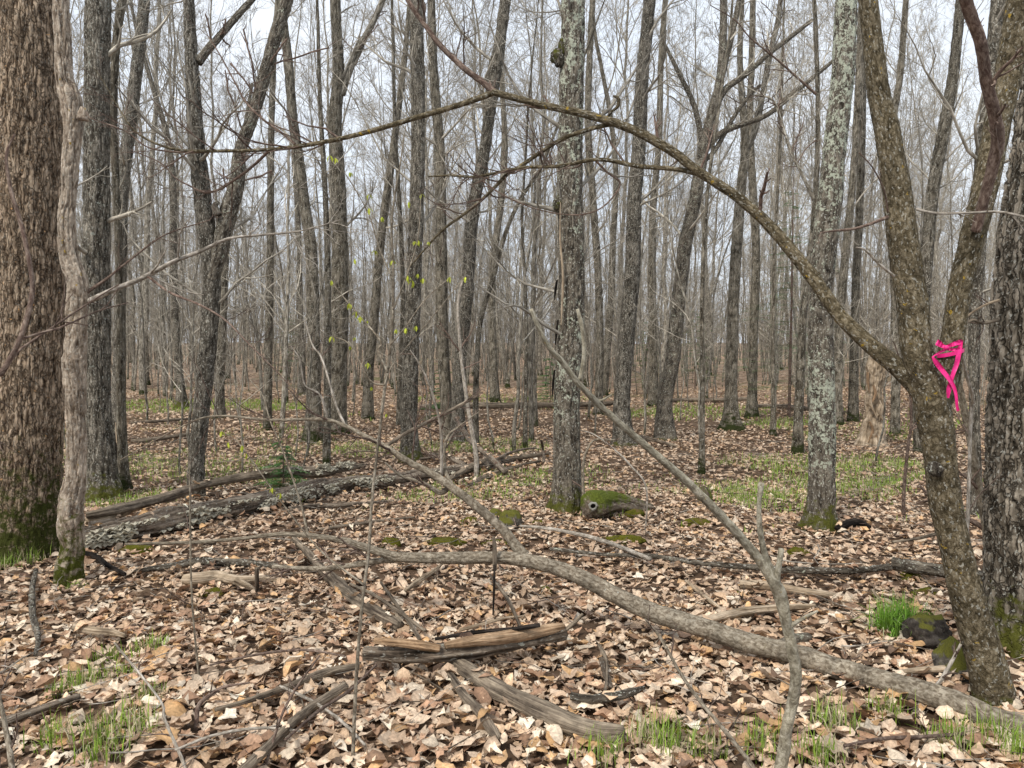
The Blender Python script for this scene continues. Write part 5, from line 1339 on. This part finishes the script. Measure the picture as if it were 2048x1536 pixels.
# ------------------------------------------------------------------ rocks, moss
def blob(px, py, rx, rz, name, label, cat, mat, Y=None, seed=0, ry=None, amp=0.3, sink=0.35, group=None, rot=0.0):
    """px,py centre of the visible lump, rx, rz half extents in photo pixels"""
    g = G(px, py + rz)
    s = RW(1, py, g[1])
    a_, b_, c_ = rx * s, (ry or rx) * s, rz * s / (1 - sink * 0.5)
    g = np.array([g[0], g[1] + b_ * 0.7, 0]); g[2] = th(g[0], g[1])
    n, m = 40, 22
    a, bb = np.meshgrid(np.linspace(0, 2 * math.pi, n, endpoint=False), np.linspace(0.02, math.pi - .02, m))
    v = np.stack([np.cos(a) * np.sin(bb), np.sin(a) * np.sin(bb), np.cos(bb)], -1)
    d = 1 + amp * fbm(v * 1.7 + seed * 3.1, 4, seed) + 0.06 * vnoise(v * 12, seed + 2)
    V = v * d[..., None] * np.array([a_, b_, c_])
    cr, sr = math.cos(rot), math.sin(rot)
    V = np.stack([V[..., 0] * cr - V[..., 1] * sr, V[..., 0] * sr + V[..., 1] * cr, V[..., 2] + c_ * (1 - sink)  - c_ * 0.3], -1)
    i = (np.arange(m - 1) * n)[:, None]; k = np.arange(n)[None, :]
    q = np.stack(np.broadcast_arrays(i + k, i + n + k, i + n + (k + 1) % n, i + (k + 1) % n), -1).reshape(-1, 4)
    o = link(name, mk_mesh(name, V.reshape(-1, 3), q, M[mat]))
    o.location = Vector(g)
    return tag(o, label, cat, group)
blob(1022, 1034, 24, 22, 'rock', "squat grey rock capped with brown-green moss, left of the thick central trunk", 'rock', 'rock', seed=3, amp=0.35)
blob(990, 1026, 14, 10, 'rock', "small flat grey stone against the left side of the moss-capped rock", 'rock', 'rock', seed=4)
blob(1868, 1264, 46, 34, 'rock', "dark boulder with a mossy top beside the big grass clump at right", 'rock', 'darkrock', seed=9, amp=0.5)
blob(1915, 1320, 34, 42, 'rock', "mossy brown rock wedged between the dark boulder and the bent tree's foot", 'rock', 'rock', seed=12, amp=0.4)
for i, (x, y, a, b_, lab) in enumerate([(885, 1085, 44, 9, "long bright moss cushion right below the fallen sapling's fork branch"), (992, 1086, 28, 6, "small moss strip touching the fallen sapling's fork branch"),
    (938, 1042, 20, 8, "flat moss patch left of the moss-capped rock"), (1078, 1044, 13, 5, "tiny moss cushion between the moss-capped rock and the central trunk"), (1252, 1080, 42, 9, "wide yellow-green moss patch right of the central trunk, crossed by a thin branch"),
    (1395, 1044, 26, 9, "dome of moss left of the close sapling's long shoot"), (778, 1084, 20, 12, "moss patch behind the fallen sapling's left half"), (1600, 1102, 20, 9, "yellow moss cushion beside the close sapling's stub"),
    (268, 1098, 34, 8, "green moss cushion below the fungus-covered log at left"), (1388, 1462, 34, 13, "dark moss cushion in the bottom right foreground"), (1824, 1152, 22, 9, "yellow moss cushion below the snapped lichened branch"),
    (1092, 1180, 12, 9, "small yellow moss lump on leaves below the fallen sapling"), (1480, 1188, 20, 7, "thin moss patch behind the close sapling"), (1860, 1185, 30, 9, "moss patch behind the dark boulder"),
    (1440, 1345, 10, 5, "tiny moss spot on the leaves right of centre, below the fallen sapling"), (420, 1185, 26, 8, "shaded moss under the pale forked branch"), (715, 955, 30, 6, "moss strip on the leaves behind the long log")]):
    blob(x, y, a, b_, 'moss_cushion', lab, 'moss', 'moss', seed=20 + i, ry=a * 0.55, amp=0.45, sink=0.55, group='moss cushions on the forest floor')

def hollow_log():
    c = P(1186, 1018, 6.75); 
    g = np.array([c[0], c[1], th(c[0], c[1])])
    root = thing('hollow_log', g, "short mossy log with a round knot hole facing the camera, against the central trunk", 'log')
    s = RW(1, 1018, 6.75)
    r = 30 * s
    z = g[2] + r * 0.95 + 0.03
    W = np.array([[g[0], g[1] - 0.02, z], [g[0] + 0.05, g[1] + 0.10, z - .01], [g[0] + .2, g[1] + .25, z - .03], [g[0] + .42, g[1] + 0.36, z - .08], [g[0] + .60, g[1] + 0.42, z - .12]])
    R = np.array([r * .96, r, r * .8, r * 0.6, r * 0.3])
    V, q, t, at = bark_tube(W, R, ds=0.012, sides=64, amp=0.012, freq=26, style='wood', seed=55, lump=0.12, cap=True)
    at['moss'] = np.clip((V[:, 2] - (z - r * 0.6)) / (r * 1.0), 0.35, 1) * 1.1
    b = Buf(); b.add(V, q=q, t=t, **at)
    put('log_body', b.mesh('log_body', M['rotlog']), root)
    def ring(r0, r1, dy, mat, name):
        n = 30
        a = np.arange(n) * 2 * math.pi / n
        cx, cy = g[0] - 0.005, g[1] - 0.02 - dy
        wob = 1 + 0.08 * np.sin(3 * a) + 0.05 * np.sin(7 * a + 1)
        v0 = np.stack([cx + r0 * np.cos(a), np.full(n, cy - 0.006), z + r0 * np.sin(a)], -1)
        v1 = np.stack([cx + r1 * wob * np.cos(a), np.full(n, cy + 0.012), z + r1 * wob * np.sin(a)], -1)
        vi = np.stack([cx + r0 * .85 * np.cos(a), np.full(n, cy + 0.03), z + r0 * .85 * np.sin(a)], -1)
        cc = np.array([[cx, cy + 0.03, z]])
        k = np.arange(n); k2 = (k + 1) % n
        q1 = np.stack([k, k2, n + k2, n + k], -1); q2 = np.stack([2 * n + k, 2 * n + k2, k2, k], -1)
        tt = np.stack([np.full(n, 3 * n), 2 * n + k2, 2 * n + k], -1)
        bb = Buf(); bb.add(np.vstack([v0, v1, vi, cc]), q=np.vstack([q1, q2]))
        put(name, bb.mesh(name, M[mat]), root)
        b2 = Buf(); b2.add(np.vstack([vi + [0, -.002, 0], cc + [0, -.002, 0]]), t=np.stack([np.full(n, n), k2, k], -1))
        put('hole', b2.mesh('hole', M['hole']), root)
    ring(5.5 * s, 9 * s, 0.045, 'paleface', 'hole_rim')
    blob(1270, 1026, 22, 9, 'moss_cushion', "mossy hump at the tail of the short log with the knot hole", 'moss', 'moss', seed=61, ry=16, group='moss cushions on the forest floor')
hollow_log()

# ------------------------------------------------------------------ grass
def blades(c, n, spread, h, rng, dead=0.35, lean=0.5, wid=0.0020):
    """c (m,3) centres -> verts, tris, colours"""
    m = len(c)
    base = np.repeat(c, n, 0) + np.concatenate([rng.normal(0, spread, (m * n, 2)), np.zeros((m * n, 1))], 1)
    k = m * n
    H = rng.uniform(h[0], h[1], k); a = rng.uniform(0, 6.28, k)
    isd = rng.random(k) < dead
    ln = np.abs(rng.normal(0, lean, k)) * np.where(isd, 2.6, 1.0)
    out = np.stack([np.cos(a), np.sin(a), np.zeros(k)], -1)
    side = np.stack([-np.sin(a), np.cos(a), np.zeros(k)], -1)
    up = np.array([0, 0, 1.0])
    bend = ln[:, None]
    w = (wid * rng.uniform(0.7, 1.4, k))[:, None]
    p0 = base
    p1 = base + up * (H * 0.55)[:, None] * np.cos(np.clip(bend * .5, 0, 1.3)) + out * (H * .55)[:, None] * np.sin(np.clip(bend * .5, 0, 1.3))
    p2 = p1 + up * (H * .5)[:, None] * np.cos(np.clip(bend * 1.3, 0, 2.2)) + out * (H * .5)[:, None] * np.sin(np.clip(bend * 1.3, 0, 2.2))
    V = np.stack([p0 - side * w, p0 + side * w, p1 - side * w * .9, p1 + side * w * .9, p2], 1)
    T = np.array([(0, 1, 3), (0, 3, 2), (2, 3, 4)])[None] + (np.arange(k) * 5)[:, None, None]
    g = np.array([0.23, 0.34, 0.05]) * rng.uniform(0.7, 1.35, (k, 1)) * np.array([1, 1, 1]) + rng.normal(0, 0.008, (k, 3)).clip(-.02, .03)
    d = np.array([0.50, 0.44, 0.27]) * rng.uniform(0.7, 1.15, (k, 1))
    C = np.where(isd[:, None], d, g)
    C = np.repeat(C[:, None], 5, 1)
    C = np.concatenate([C, np.ones((k, 5, 1))], -1)
    return V.reshape(-1, 3), T.reshape(-1, 3), C.reshape(-1, 4).clip(0, 1)

def tufts():
    rng = np.random.default_rng(5)
    data = [(122, 1392, .07, "green tuft at left, third from the bottom left corner"), (172, 1378, .11, "fuller fresh tuft right of it, below the short pale stick"), (215, 1325, .07, "small tuft just right of the short pale barkless stick"),
        (240, 1362, .07, "thin tuft between the fuller tuft and the pair of upright tufts"), (297, 1308, .09, "upright bright tuft alone on leaves at left"), (328, 1296, .045, "tiny sprig beside the upright bright tuft"),
        (115, 1495, .10, "tuft nearest to the bottom left corner, in dry leaves"), (188, 1492, .13, "large tuft with dry straw at the bottom left"), (270, 1478, .13, "tuft drooping with long straw-coloured blades, bottom left"),
        (200, 1530, .09, "tuft cut by the bottom edge at left"), (298, 1402, .08, "low straw-mixed tuft right of the fuller tuft"), (60, 1128, .13, "straw and green tuft at the foot of the massive left trunk"), (12, 1138, .10, "green tuft at the far left edge under the massive trunk"),
        (150, 1180, .05, "broad-bladed sprig at the foot of the crooked flaky trunk"), (1300, 1492, .13, "straw-mixed tuft at the bottom, left of the dark moss cushion"), (1345, 1512, .10, "tuft right of the dark moss cushion at the bottom edge"),
        (1205, 1522, .10, "tuft at the bottom edge below the heavy diagonal branch"), (1408, 1515, .10, "tuft at the bottom edge left of the close sapling's base"), (1530, 1508, .11, "tuft around the base of the close sapling"), (1672, 1462, .12, "straw-mixed tuft just below the fallen sapling"),
        (1776, 1434, .09, "upright green tuft close under the fallen sapling"), (1904, 1502, .12, "tall tuft in the bottom right corner, left one of a pair"), (1984, 1490, .12, "tall tuft in the bottom right corner, right one of a pair"), (1640, 1530, .10, "tuft at the bottom edge right of the close sapling"), (2040, 1522, .12, "tuft at the very bottom right corner")]
    for x, y, h, lab in data:
        g = G(x, y)
        V, T, C = blades(np.zeros((1, 3)) + [0, 0, 0.01], int(50 + h * 550), 0.016 + h * 0.25, (h * 0.45, h * 1.25), rng, dead=0.5 if 'straw' in lab else 0.28, lean=0.42)
        b = Buf(); b.add(V, t=T, Col=C)
        o = link('grass_tuft', b.mesh('grass_tuft', M['green'], smooth=False)); o.location = Vector(g)
        tag(o, lab, 'grass', 'grass tufts in the foreground')
    g = G(1800, 1268)
    c = np.zeros((10, 3)); c[:, 0] = rng.uniform(-.09, .07, 10); c[:, 1] = rng.uniform(-.05, .05, 10)
    V, T, C = blades(c, 60, 0.03, (0.10, 0.24), rng, dead=0.1, lean=0.75)
    b = Buf(); b.add(V, t=T, Col=C * np.array([.8, 1.0, .9, 1]))
    o = link('grass_tuft', b.mesh('grass_tuft', M['green'], smooth=False)); o.location = Vector(g)
    tag(o, "biggest lush deep green grass clump, left of the dark boulder", 'grass')
tufts()

def midgrass():
    rng = np.random.default_rng(9)
    ell = [(1700, 950, 150, 28, 240), (1560, 985, 120, 22, 150), (1500, 1000, 70, 14, 70), (1745, 985, 70, 20, 80), (1650, 930, 160, 18, 120), (1560, 1020, 60, 12, 25), (380, 935, 180, 30, 140), (480, 950, 120, 25, 80), (300, 1000, 60, 12, 40),
           (330, 815, 110, 12, 200), (470, 812, 120, 10, 160), (560, 815, 70, 8, 70), (1000, 895, 90, 14, 130), (1040, 960, 80, 18, 80), (870, 900, 70, 12, 70), (1420, 825, 120, 12, 130), (1290, 830, 60, 8, 50), (1560, 850, 60, 10, 60), (1740, 870, 120, 14, 90), (1830, 940, 60, 18, 50),
           (640, 900, 110, 16, 80), (560, 870, 120, 16, 60), (960, 985, 120, 18, 60), (850, 1000, 80, 12, 30), (720, 905, 60, 12, 60), (1170, 960, 50, 25, 25), (270, 930, 60, 20, 60), (135, 900, 20, 40, 30), (1380, 980, 80, 14, 25), (1480, 925, 60, 12, 20), (240, 1012, 60, 10, 40), (1620, 875, 40, 8, 40), (1000, 800, 200, 8, 90), (1880, 850, 40, 12, 40)]
    cs, hs = [], []
    for x, y, a, b_, n in ell:
        for _ in range(int(n * 1.25)):
            r = math.sqrt(rng.random()); t = rng.uniform(0, 6.28)
            cs.append(G(x + a * r * math.cos(t) * 1.1, y + b_ * r * math.sin(t) * 1.1))
    for _ in range(500):
        y = math.sqrt(rng.uniform(36, 500)); x = rng.uniform(-.7, .7) * y
        if vnoise(np.array([[x * .35, y * .35, 3.0]]), 4)[0] > 0.05: cs.append(np.array([x, y, th(x, y)]))
    cs = np.array(cs)
    near = cs[:, 1] < 14
    b = Buf()
    V, T, C = blades(cs[near] + [0, 0, .02], 7, 0.06, (0.03, 0.09), rng, dead=0.35, lean=0.7, wid=0.003)
    b.add(V, t=T, Col=C)
    V, T, C = blades(cs[~near] + [0, 0, .02], 7, 0.14, (0.05, 0.11), rng, dead=0.3, lean=0.7, wid=0.006)
    b.add(V, t=T, Col=C)
    o = link('grass', b.mesh('grass', M['green'], smooth=False)); tag(o, "thin new green grass in patches between the trunks", None, None, 'stuff')
midgrass()

# ------------------------------------------------------------------ small firs
def fir(label, px, py, h, Y=None, seed=0, tiers=9, dens=1.0):
    rng = np.random.default_rng(seed)
    g = G(px, py) if Y is None else P(px, py, Y)
    if Y is not None: g[2] = th(g[0], g[1])
    root = thing('fir_sapling', g, label, 'fir sapling')
    st = np.array([[0, 0, -0.05], [0.01, 0, h * .5], [0, 0, h]])
    W = st + g; W_r = np.array([0.012, 0.008, 0.002]) * (0.6 + h * 0.5)
    put('stem', tube_mesh('stem', M['twig'], W, W_r, ds=0.06, sides=8, amp=0.001, freq=60), root)
    b = Buf()
    Vs, Ts, Cs = [], [], []
    acc = 0
    for k in range(tiers):
        L_ = h * 0.42 * (1 - k / tiers) + 0.08
        for j in range(7):
            z = h * (0.12 + 0.86 * (k + rng.uniform(-.5, .5)) / tiers); L = L_ * rng.uniform(.5, 1.15)
            a = rng.uniform(0, 6.28); n = int(26 * dens)
            t = np.linspace(0.1, 1, n)
            c = np.stack([np.cos(a) * L * t, np.sin(a) * L * t, z + L * 0.25 * t - L * 0.35 * t * t], -1)
            sd = np.array([-math.sin(a), math.cos(a), 0])
            for s in (-1, 1):
                sub = rng.uniform(0.35, 1.0, n) * L * 0.42 * (1.1 - t)
                tip = c + sd * s * sub[:, None] + np.array([math.cos(a), math.sin(a), 0]) * sub[:, None] * .6 + np.array([0, 0, -.02]) * rng.random((n, 1))
                wv = np.array([math.cos(a), math.sin(a), 0.25]) * 0.006
                V = np.stack([c - wv, c + wv, tip + wv * .6, tip - wv * .6], 1).reshape(-1, 3)
                T = (np.array([(0, 1, 2), (0, 2, 3)])[None] + (np.arange(n) * 4)[:, None, None]).reshape(-1, 3)
                cc = np.array([0.075, 0.15, 0.045]) * rng.uniform(.7, 1.5)
                b.add(V, t=T, Col=np.tile(np.append(cc, 1), (len(V), 1)))
    link('needles', b.mesh('needles', M['green'], smooth=False), root)['kind'] = 'stuff'
fir("low bushy fir sapling just behind the white-fungus end of the crooked log", 566, 985, 0.6, seed=1, tiers=8, dens=.5)
fir("small fir sapling in front of the close pair of trunks, behind the long far log", 886, 850, 1.35, seed=2, tiers=8, dens=.7)
fir("far fir sapling just left of the thick central trunk", 1100, 812, 1.3, seed=3, tiers=8, dens=.6)
fir("tall thin fir close left of the lichen-spotted trunk, deep in the wood", 1578, 835, 5.2, seed=4, tiers=13, dens=.35)
fir("far fir left of the many-limbed trunk, deep in the wood", 1295, 790, 2.6, seed=5, tiers=10, dens=.5)
fir("far fir on the left, deep in the wood behind the whitish trunk", 575, 775, 3.4, seed=6, tiers=10, dens=.5)
fir("far fir between the pale forked trunk and the many-limbed one", 1390, 778, 3.0, seed=7, tiers=10, dens=.45)

# ------------------------------------------------------------------ pink ribbon
def ribbon():
    Yr = Y20_ - 0.085
    c = P(1893, 695, Yr)
    root = thing('ribbon', c, "bright pink flagging tape tied in a bow round the bent tree's second stem", 'ribbon')
    def strip(name, pts, Y=Yr):
        """pts: px,py,half width px,dy depth,tilt"""
        n = 26
        arr = catmull(np.array([[p[0], p[1], 0, p[2], p[3]] for p in pts], float), n)
        xy = arr[:, :2]; t = np.gradient(xy, axis=0); t /= np.linalg.norm(t, axis=1, keepdims=True)
        nn = np.stack([-t[:, 1], t[:, 0]], -1)
        V = []
        for off in (0, 0.0006):
            for i in range(n):
                for s in (-1, 0, 1):
                    q = xy[i] + nn[i] * arr[i, 3] * s
                    d = Y + arr[i, 4] + off + (0.004 * math.sin(i * .45 + len(pts)) * s) + (0.0045 if s == 0 else 0) * math.sin(i * .8)
                    V.append(P(q[0], q[1], d))
        V = np.array(V); q = []
        for o in (0, 3 * n):
            for i in range(n - 1):
                for j in (0, 1):
                    a = o + 3 * i + j; f = (a, a + 1, a + 4, a + 3)
                    q.append(f if o else f[::-1])
        for i in range(n - 1):
            q.append((3 * i, 3 * i + 3, 3 * n + 3 * i + 3, 3 * n + 3 * i)); q.append((3 * i + 2, 3 * n + 3 * i + 2, 3 * n + 3 * i + 5, 3 * i + 5))
        put(name, mk_mesh(name, V, np.array(q), M['pink']), root)
    strip('bow_loop', [(1894, 696, 2.5, -.006), (1884, 691, 4.5, -.006), (1877, 686, 6.5, -.01), (1873, 684, 6, -.012)])
    strip('bow_loop', [(1892, 694, 2.5, -.004), (1902, 690, 4, -.006), (1913, 686, 4.5, -.01), (1922, 684, 5, -.004), (1925, 685, 4, .0)])
    strip('bow_loop', [(1893, 698, 2.5, -.004), (1903, 699, 3, -.004), (1912, 699, 3, -.002), (1922, 697, 2.5, .0)])
    strip('tail', [(1923, 683, 3, -.002), (1919, 700, 5, -.004), (1914, 725, 5, -.006), (1908, 742, 4.6, -.006), (1903, 758, 4, -.006), (1898, 778, 5, -.003), (1896, 796, 2.4, .0)])
    strip('tail', [(1891, 699, 3, -.005), (1880, 704, 2, -.004), (1870, 710, 1.5, -.004), (1865, 713, 1.6, -.005), (1872, 724, 5, -.008), (1885, 741, 5, -.010), (1897, 756, 4.5, -.012), (1907, 772, 4, -.012), (1912, 790, 3.2, -.01), (1914, 812, 3, -.008), (1917, 822, 3.4, -.006)])
    c2 = P(1893, 695, Yr - .008)
    n, m = 14, 9
    a, bb = np.meshgrid(np.linspace(0, 2 * math.pi, n, endpoint=False), np.linspace(0.05, math.pi - .05, m))
    v = np.stack([np.cos(a) * np.sin(bb), np.sin(a) * np.sin(bb), np.cos(bb)], -1)
    V = v * (1 + .2 * vnoise(v * 3, 3))[..., None] * np.array([.010, .008, .010]) + c2
    i = (np.arange(m - 1) * n)[:, None]; k = np.arange(n)[None, :]
    q = np.stack(np.broadcast_arrays(i + k, i + (k + 1) % n, i + n + (k + 1) % n, i + n + k), -1).reshape(-1, 4)
    put('knot', mk_mesh('knot', V.reshape(-1, 3), q, M['pink']), root)
    # the turn of tape round the stem
    sc = P(1900, 705, Y20_ + .012)
    a = np.linspace(0, 2 * math.pi, 40, endpoint=False); r = RW(25, 700, Y20_) * 1.0
    V = np.vstack([np.stack([sc[0] + r * np.cos(a), sc[1] + r * np.sin(a), np.full(40, sc[2]) - 0.008 + 0.014 * np.cos(a)], -1), np.stack([sc[0] + r * np.cos(a), sc[1] + r * np.sin(a), np.full(40, sc[2]) + 0.008 + 0.014 * np.cos(a)], -1)])
    k = np.arange(40); k2 = (k + 1) % 40
    put('wrap', mk_mesh('wrap', V, np.stack([k, k2, 40 + k2, 40 + k], -1), M['pink']), root)
ribbon()

# ------------------------------------------------------------------ background wood
def background():
    rng = np.random.default_rng(3)
    lm = sorted(TREES)
    occ = [(p[0], p[1], p[2]) for p in lm]
    def neighbour(px):
        k = min(range(len(lm)), key=lambda i: abs(lm[i][0] - px))
        return lm[k]
    placed = []
    used = [0] * len(VARS)
    n_want = 105
    tries = 0
    while len(placed) < n_want and tries < 20000:
        tries += 1
        Y = math.sqrt(rng.uniform(19 ** 2, 48 ** 2)) if rng.random() < .9 else rng.uniform(18, 26)
        x = rng.uniform(-.78, .78) * Y
        px, py = to_px(np.array([x, Y, 0.0]))
        if Y < 22 and any(abs(px - o[0]) < 26 and o[1] < Y for o in occ): continue
        if any((x - a) ** 2 + (Y - b) ** 2 < 1.1 for a, b in placed): continue
        placed.append((x, Y))
    placed.sort(key=lambda p: p[1])
    for x, Y in placed:
        px, _ = to_px(np.array([x, Y, 0.0]))
        k = int(rng.integers(0, len(VARS)))
        z = th(x, Y)
        nb = neighbour(px)
        side = 'left' if px < nb[0] else 'right'
        size = {0: 'medium', 1: 'stout', 2: 'slim', 3: 'stout', 4: 'thin leaning', 5: 'leaning', 6: 'low-branched'}[k]
        dist = 'nearer' if Y < 24 else ('distant' if Y < 36 else 'far distant')
        off = abs(px - nb[0])
        near = 'right behind' if off < 14 else ('just ' + side + ' of' if off < 40 else 'to the ' + side + ' of')
        lab = f"{size} bare background tree, {dist}, {near} {nb[2]}"
        if px < -15 or px > 2063: lab = f"{size} bare background tree, {dist}, at the {'left' if px < 1000 else 'right'} edge of the wood"
        root = thing('bare_tree', (x, Y, z), lab, 'tree', 'bare trees in the background wood')
        s = rng.uniform(0.82, 1.15)
        root.rotation_euler = (rng.normal(0, .035), rng.normal(0, .035), rng.uniform(0, 6.28)); root.scale = (s * rng.uniform(.85, 1.1),) * 2 + (s,)
        link('trunk', VARS[k][0], root); c = link('crown', VARS[k][1], root)
    # saplings of the understorey
    sp = []
    tries = 0
    while len(sp) < 200 and tries < 9000:
        tries += 1
        Y = math.sqrt(rng.uniform(7.5 ** 2, 30 ** 2)); x = rng.uniform(-.72, .72) * Y
        px, _ = to_px(np.array([x, Y, 0.0]))
        if any(abs(px - o[0]) < 20 and abs(o[1] - Y) < 1 for o in occ): continue
        if Y < 10 and rng.random() < 0.6: continue
        sp.append((x, Y))
    for x, Y in sorted(sp, key=lambda p: p[1]):
        px, _ = to_px(np.array([x, Y, 0.0]))
        nb = neighbour(px); side = 'left' if px < nb[0] else 'right'
        k = int(rng.integers(0, len(SAPS)))
        if Y < 11: k = int(rng.choice([1, 3, 1, 5]))
        size = ['slender', 'low spindly', 'tall slender', 'knee-high twiggy', 'tallest', 'leaning'][k]
        dist = 'near' if Y < 12 else ('mid-distance' if Y < 20 else 'distant')
        lab = f"{size} bare sapling, {dist}, {'in line with' if abs(px - nb[0]) < 12 else side + ' of'} {nb[2]}"
        root = thing('bare_sapling', (x, Y, th(x, Y)), lab, 'sapling', 'bare saplings of the understorey')
        root.rotation_euler = (0, 0, rng.uniform(0, 6.28)); s = rng.uniform(.8, 1.15); root.scale = (s, s, s)
        link('stem', SAPS[k][0], root); link('twigs', SAPS[k][1], root)['kind'] = 'stuff'

    # the far wood that reads as one mass: geometry nodes on the same tree kinds
    n1, n2 = 430, 2000
    n = n1 + n2
    Y = np.concatenate([np.sqrt(rng.uniform(42 ** 2, 125 ** 2, n1)), rng.uniform(27, 95, n2)]); x = rng.uniform(-.75, .75, n) * Y
    z = terrain(x, Y)
    var = np.concatenate([rng.integers(0, len(VARS), n1), 100 + rng.integers(0, len(SAPS), n2)])
    me = bpy.data.meshes.new('distant_wood')
    me.vertices.add(n); me.vertices.foreach_set('co', np.stack([x, Y, z], -1).astype(np.float32).ravel())
    a = me.attributes.new('var', 'INT', 'POINT'); a.data.foreach_set('value', var.astype(np.int32))
    a = me.attributes.new('yaw', 'FLOAT_VECTOR', 'POINT'); r = np.zeros((n, 3), np.float32); r[:, 2] = rng.uniform(0, 6.28, n); r[:, :2] = rng.normal(0, .045, (n, 2)); a.data.foreach_set('vector', r.ravel())
    a = me.attributes.new('size', 'FLOAT', 'POINT'); a.data.foreach_set('value', (rng.uniform(.75, 1.15, n) * np.where(var >= 100, 1.15, 1)).astype(np.float32))
    o = link('distant_wood', me)
    tag(o, "grey-brown mass of bare trees closing the view far behind everything", None, None, 'stuff')
    ng = bpy.data.node_groups.new('distant_wood', 'GeometryNodeTree')
    ng.interface.new_socket('Geometry', in_out='INPUT', socket_type='NodeSocketGeometry')
    ng.interface.new_socket('Geometry', in_out='OUTPUT', socket_type='NodeSocketGeometry')
    N = ng.nodes; Lk = ng.links
    gi = N.new('NodeGroupInput'); go = N.new('NodeGroupOutput'); jn = N.new('GeometryNodeJoinGeometry')
    m2p = N.new('GeometryNodeMeshToPoints'); Lk.new(gi.outputs[0], m2p.inputs[0])
    def named(nm, dt):
        nd = N.new('GeometryNodeInputNamedAttribute'); nd.data_type = dt; nd.inputs[0].default_value = nm; return nd.outputs[0]
    va, ya, sz = named('var', 'INT'), named('yaw', 'FLOAT_VECTOR'), named('size', 'FLOAT')
    src = {}
    for ob in bpy.data.objects:
        if ob.data in [m for v in VARS for m in v] and ob.data.name not in src: src[ob.data.name] = ob
    for k, (tm, cm) in enumerate(VARS):
        cmp = N.new('FunctionNodeCompare'); cmp.data_type = 'INT'; cmp.operation = 'EQUAL'
        ins = [s for s in cmp.inputs if s.enabled]
        Lk.new(va, ins[0]); ins[1].default_value = k
        for mm in (tm, cm):
            oi = N.new('GeometryNodeObjectInfo'); oi.inputs[0].default_value = src[mm.name]; oi.inputs['As Instance'].default_value = True
            oi.transform_space = 'ORIGINAL'
            ip = N.new('GeometryNodeInstanceOnPoints')
            Lk.new(m2p.outputs[0], ip.inputs['Points']); Lk.new(cmp.outputs[0], ip.inputs['Selection']); Lk.new(oi.outputs['Geometry'], ip.inputs['Instance'])
            Lk.new(ya, ip.inputs['Rotation']); Lk.new(sz, ip.inputs['Scale']); Lk.new(ip.outputs[0], jn.inputs[0])
    # brushy young growth between the far trunks
    sm = [m for v in SAPS for m in v]
    srcs = {}
    for ob in bpy.data.objects:
        if ob.data in sm and ob.data.name not in srcs: srcs[ob.data.name] = ob
    for k, (tm, cm) in enumerate(SAPS):
        cmp = N.new('FunctionNodeCompare'); cmp.data_type = 'INT'; cmp.operation = 'EQUAL'
        ins = [s for s in cmp.inputs if s.enabled]
        Lk.new(va, ins[0]); ins[1].default_value = 100 + k
        for mm in (tm, cm):
            if mm.name not in srcs: continue
            oi = N.new('GeometryNodeObjectInfo'); oi.inputs[0].default_value = srcs[mm.name]; oi.inputs['As Instance'].default_value = True
            ip = N.new('GeometryNodeInstanceOnPoints')
            Lk.new(m2p.outputs[0], ip.inputs['Points']); Lk.new(cmp.outputs[0], ip.inputs['Selection']); Lk.new(oi.outputs['Geometry'], ip.inputs['Instance'])
            Lk.new(ya, ip.inputs['Rotation']); Lk.new(sz, ip.inputs['Scale']); Lk.new(ip.outputs[0], jn.inputs[0])
    Lk.new(jn.outputs[0], go.inputs[0])
    md = o.modifiers.new('wood', 'NODES'); md.node_group = ng
background()

def single_out():
    """look-alikes whose label came out the same: say which is nearer"""
    by = {}
    for o in bpy.data.objects:
        if o.parent is None and o.get('group') in ('bare trees in the background wood', 'bare saplings of the understorey'): by.setdefault(o['label'], []).append(o)
    for l, os_ in by.items():
        if len(os_) < 2: continue
        os_.sort(key=lambda o: o.location.y)
        names = ['nearer of two', 'farther of two'] if len(os_) == 2 else ['nearest of several', 'second nearest of several', 'third nearest of several', 'farthest of several'] + ['farthest of several'] * 9
        for o, nm in zip(os_, names): o['label'] = nm + ': ' + l.replace(' background', '').replace(', far distant', '').replace(', mid-distance', '').replace(', distant', '')
    for o in bpy.data.objects:
        if o.parent is None and 'label' in o and len(o['label'].replace('-', ' ').split()) > 16:
            o['label'] = o['label'].replace('in line with ', 'by ').replace(' background', '').replace(', mid-distance', '').replace(' the straight trunk with the mossy right foot', ' the mossy-right-footed trunk').replace('thick ', '').replace(' on the left', '').replace('of several: ', '')
single_out()
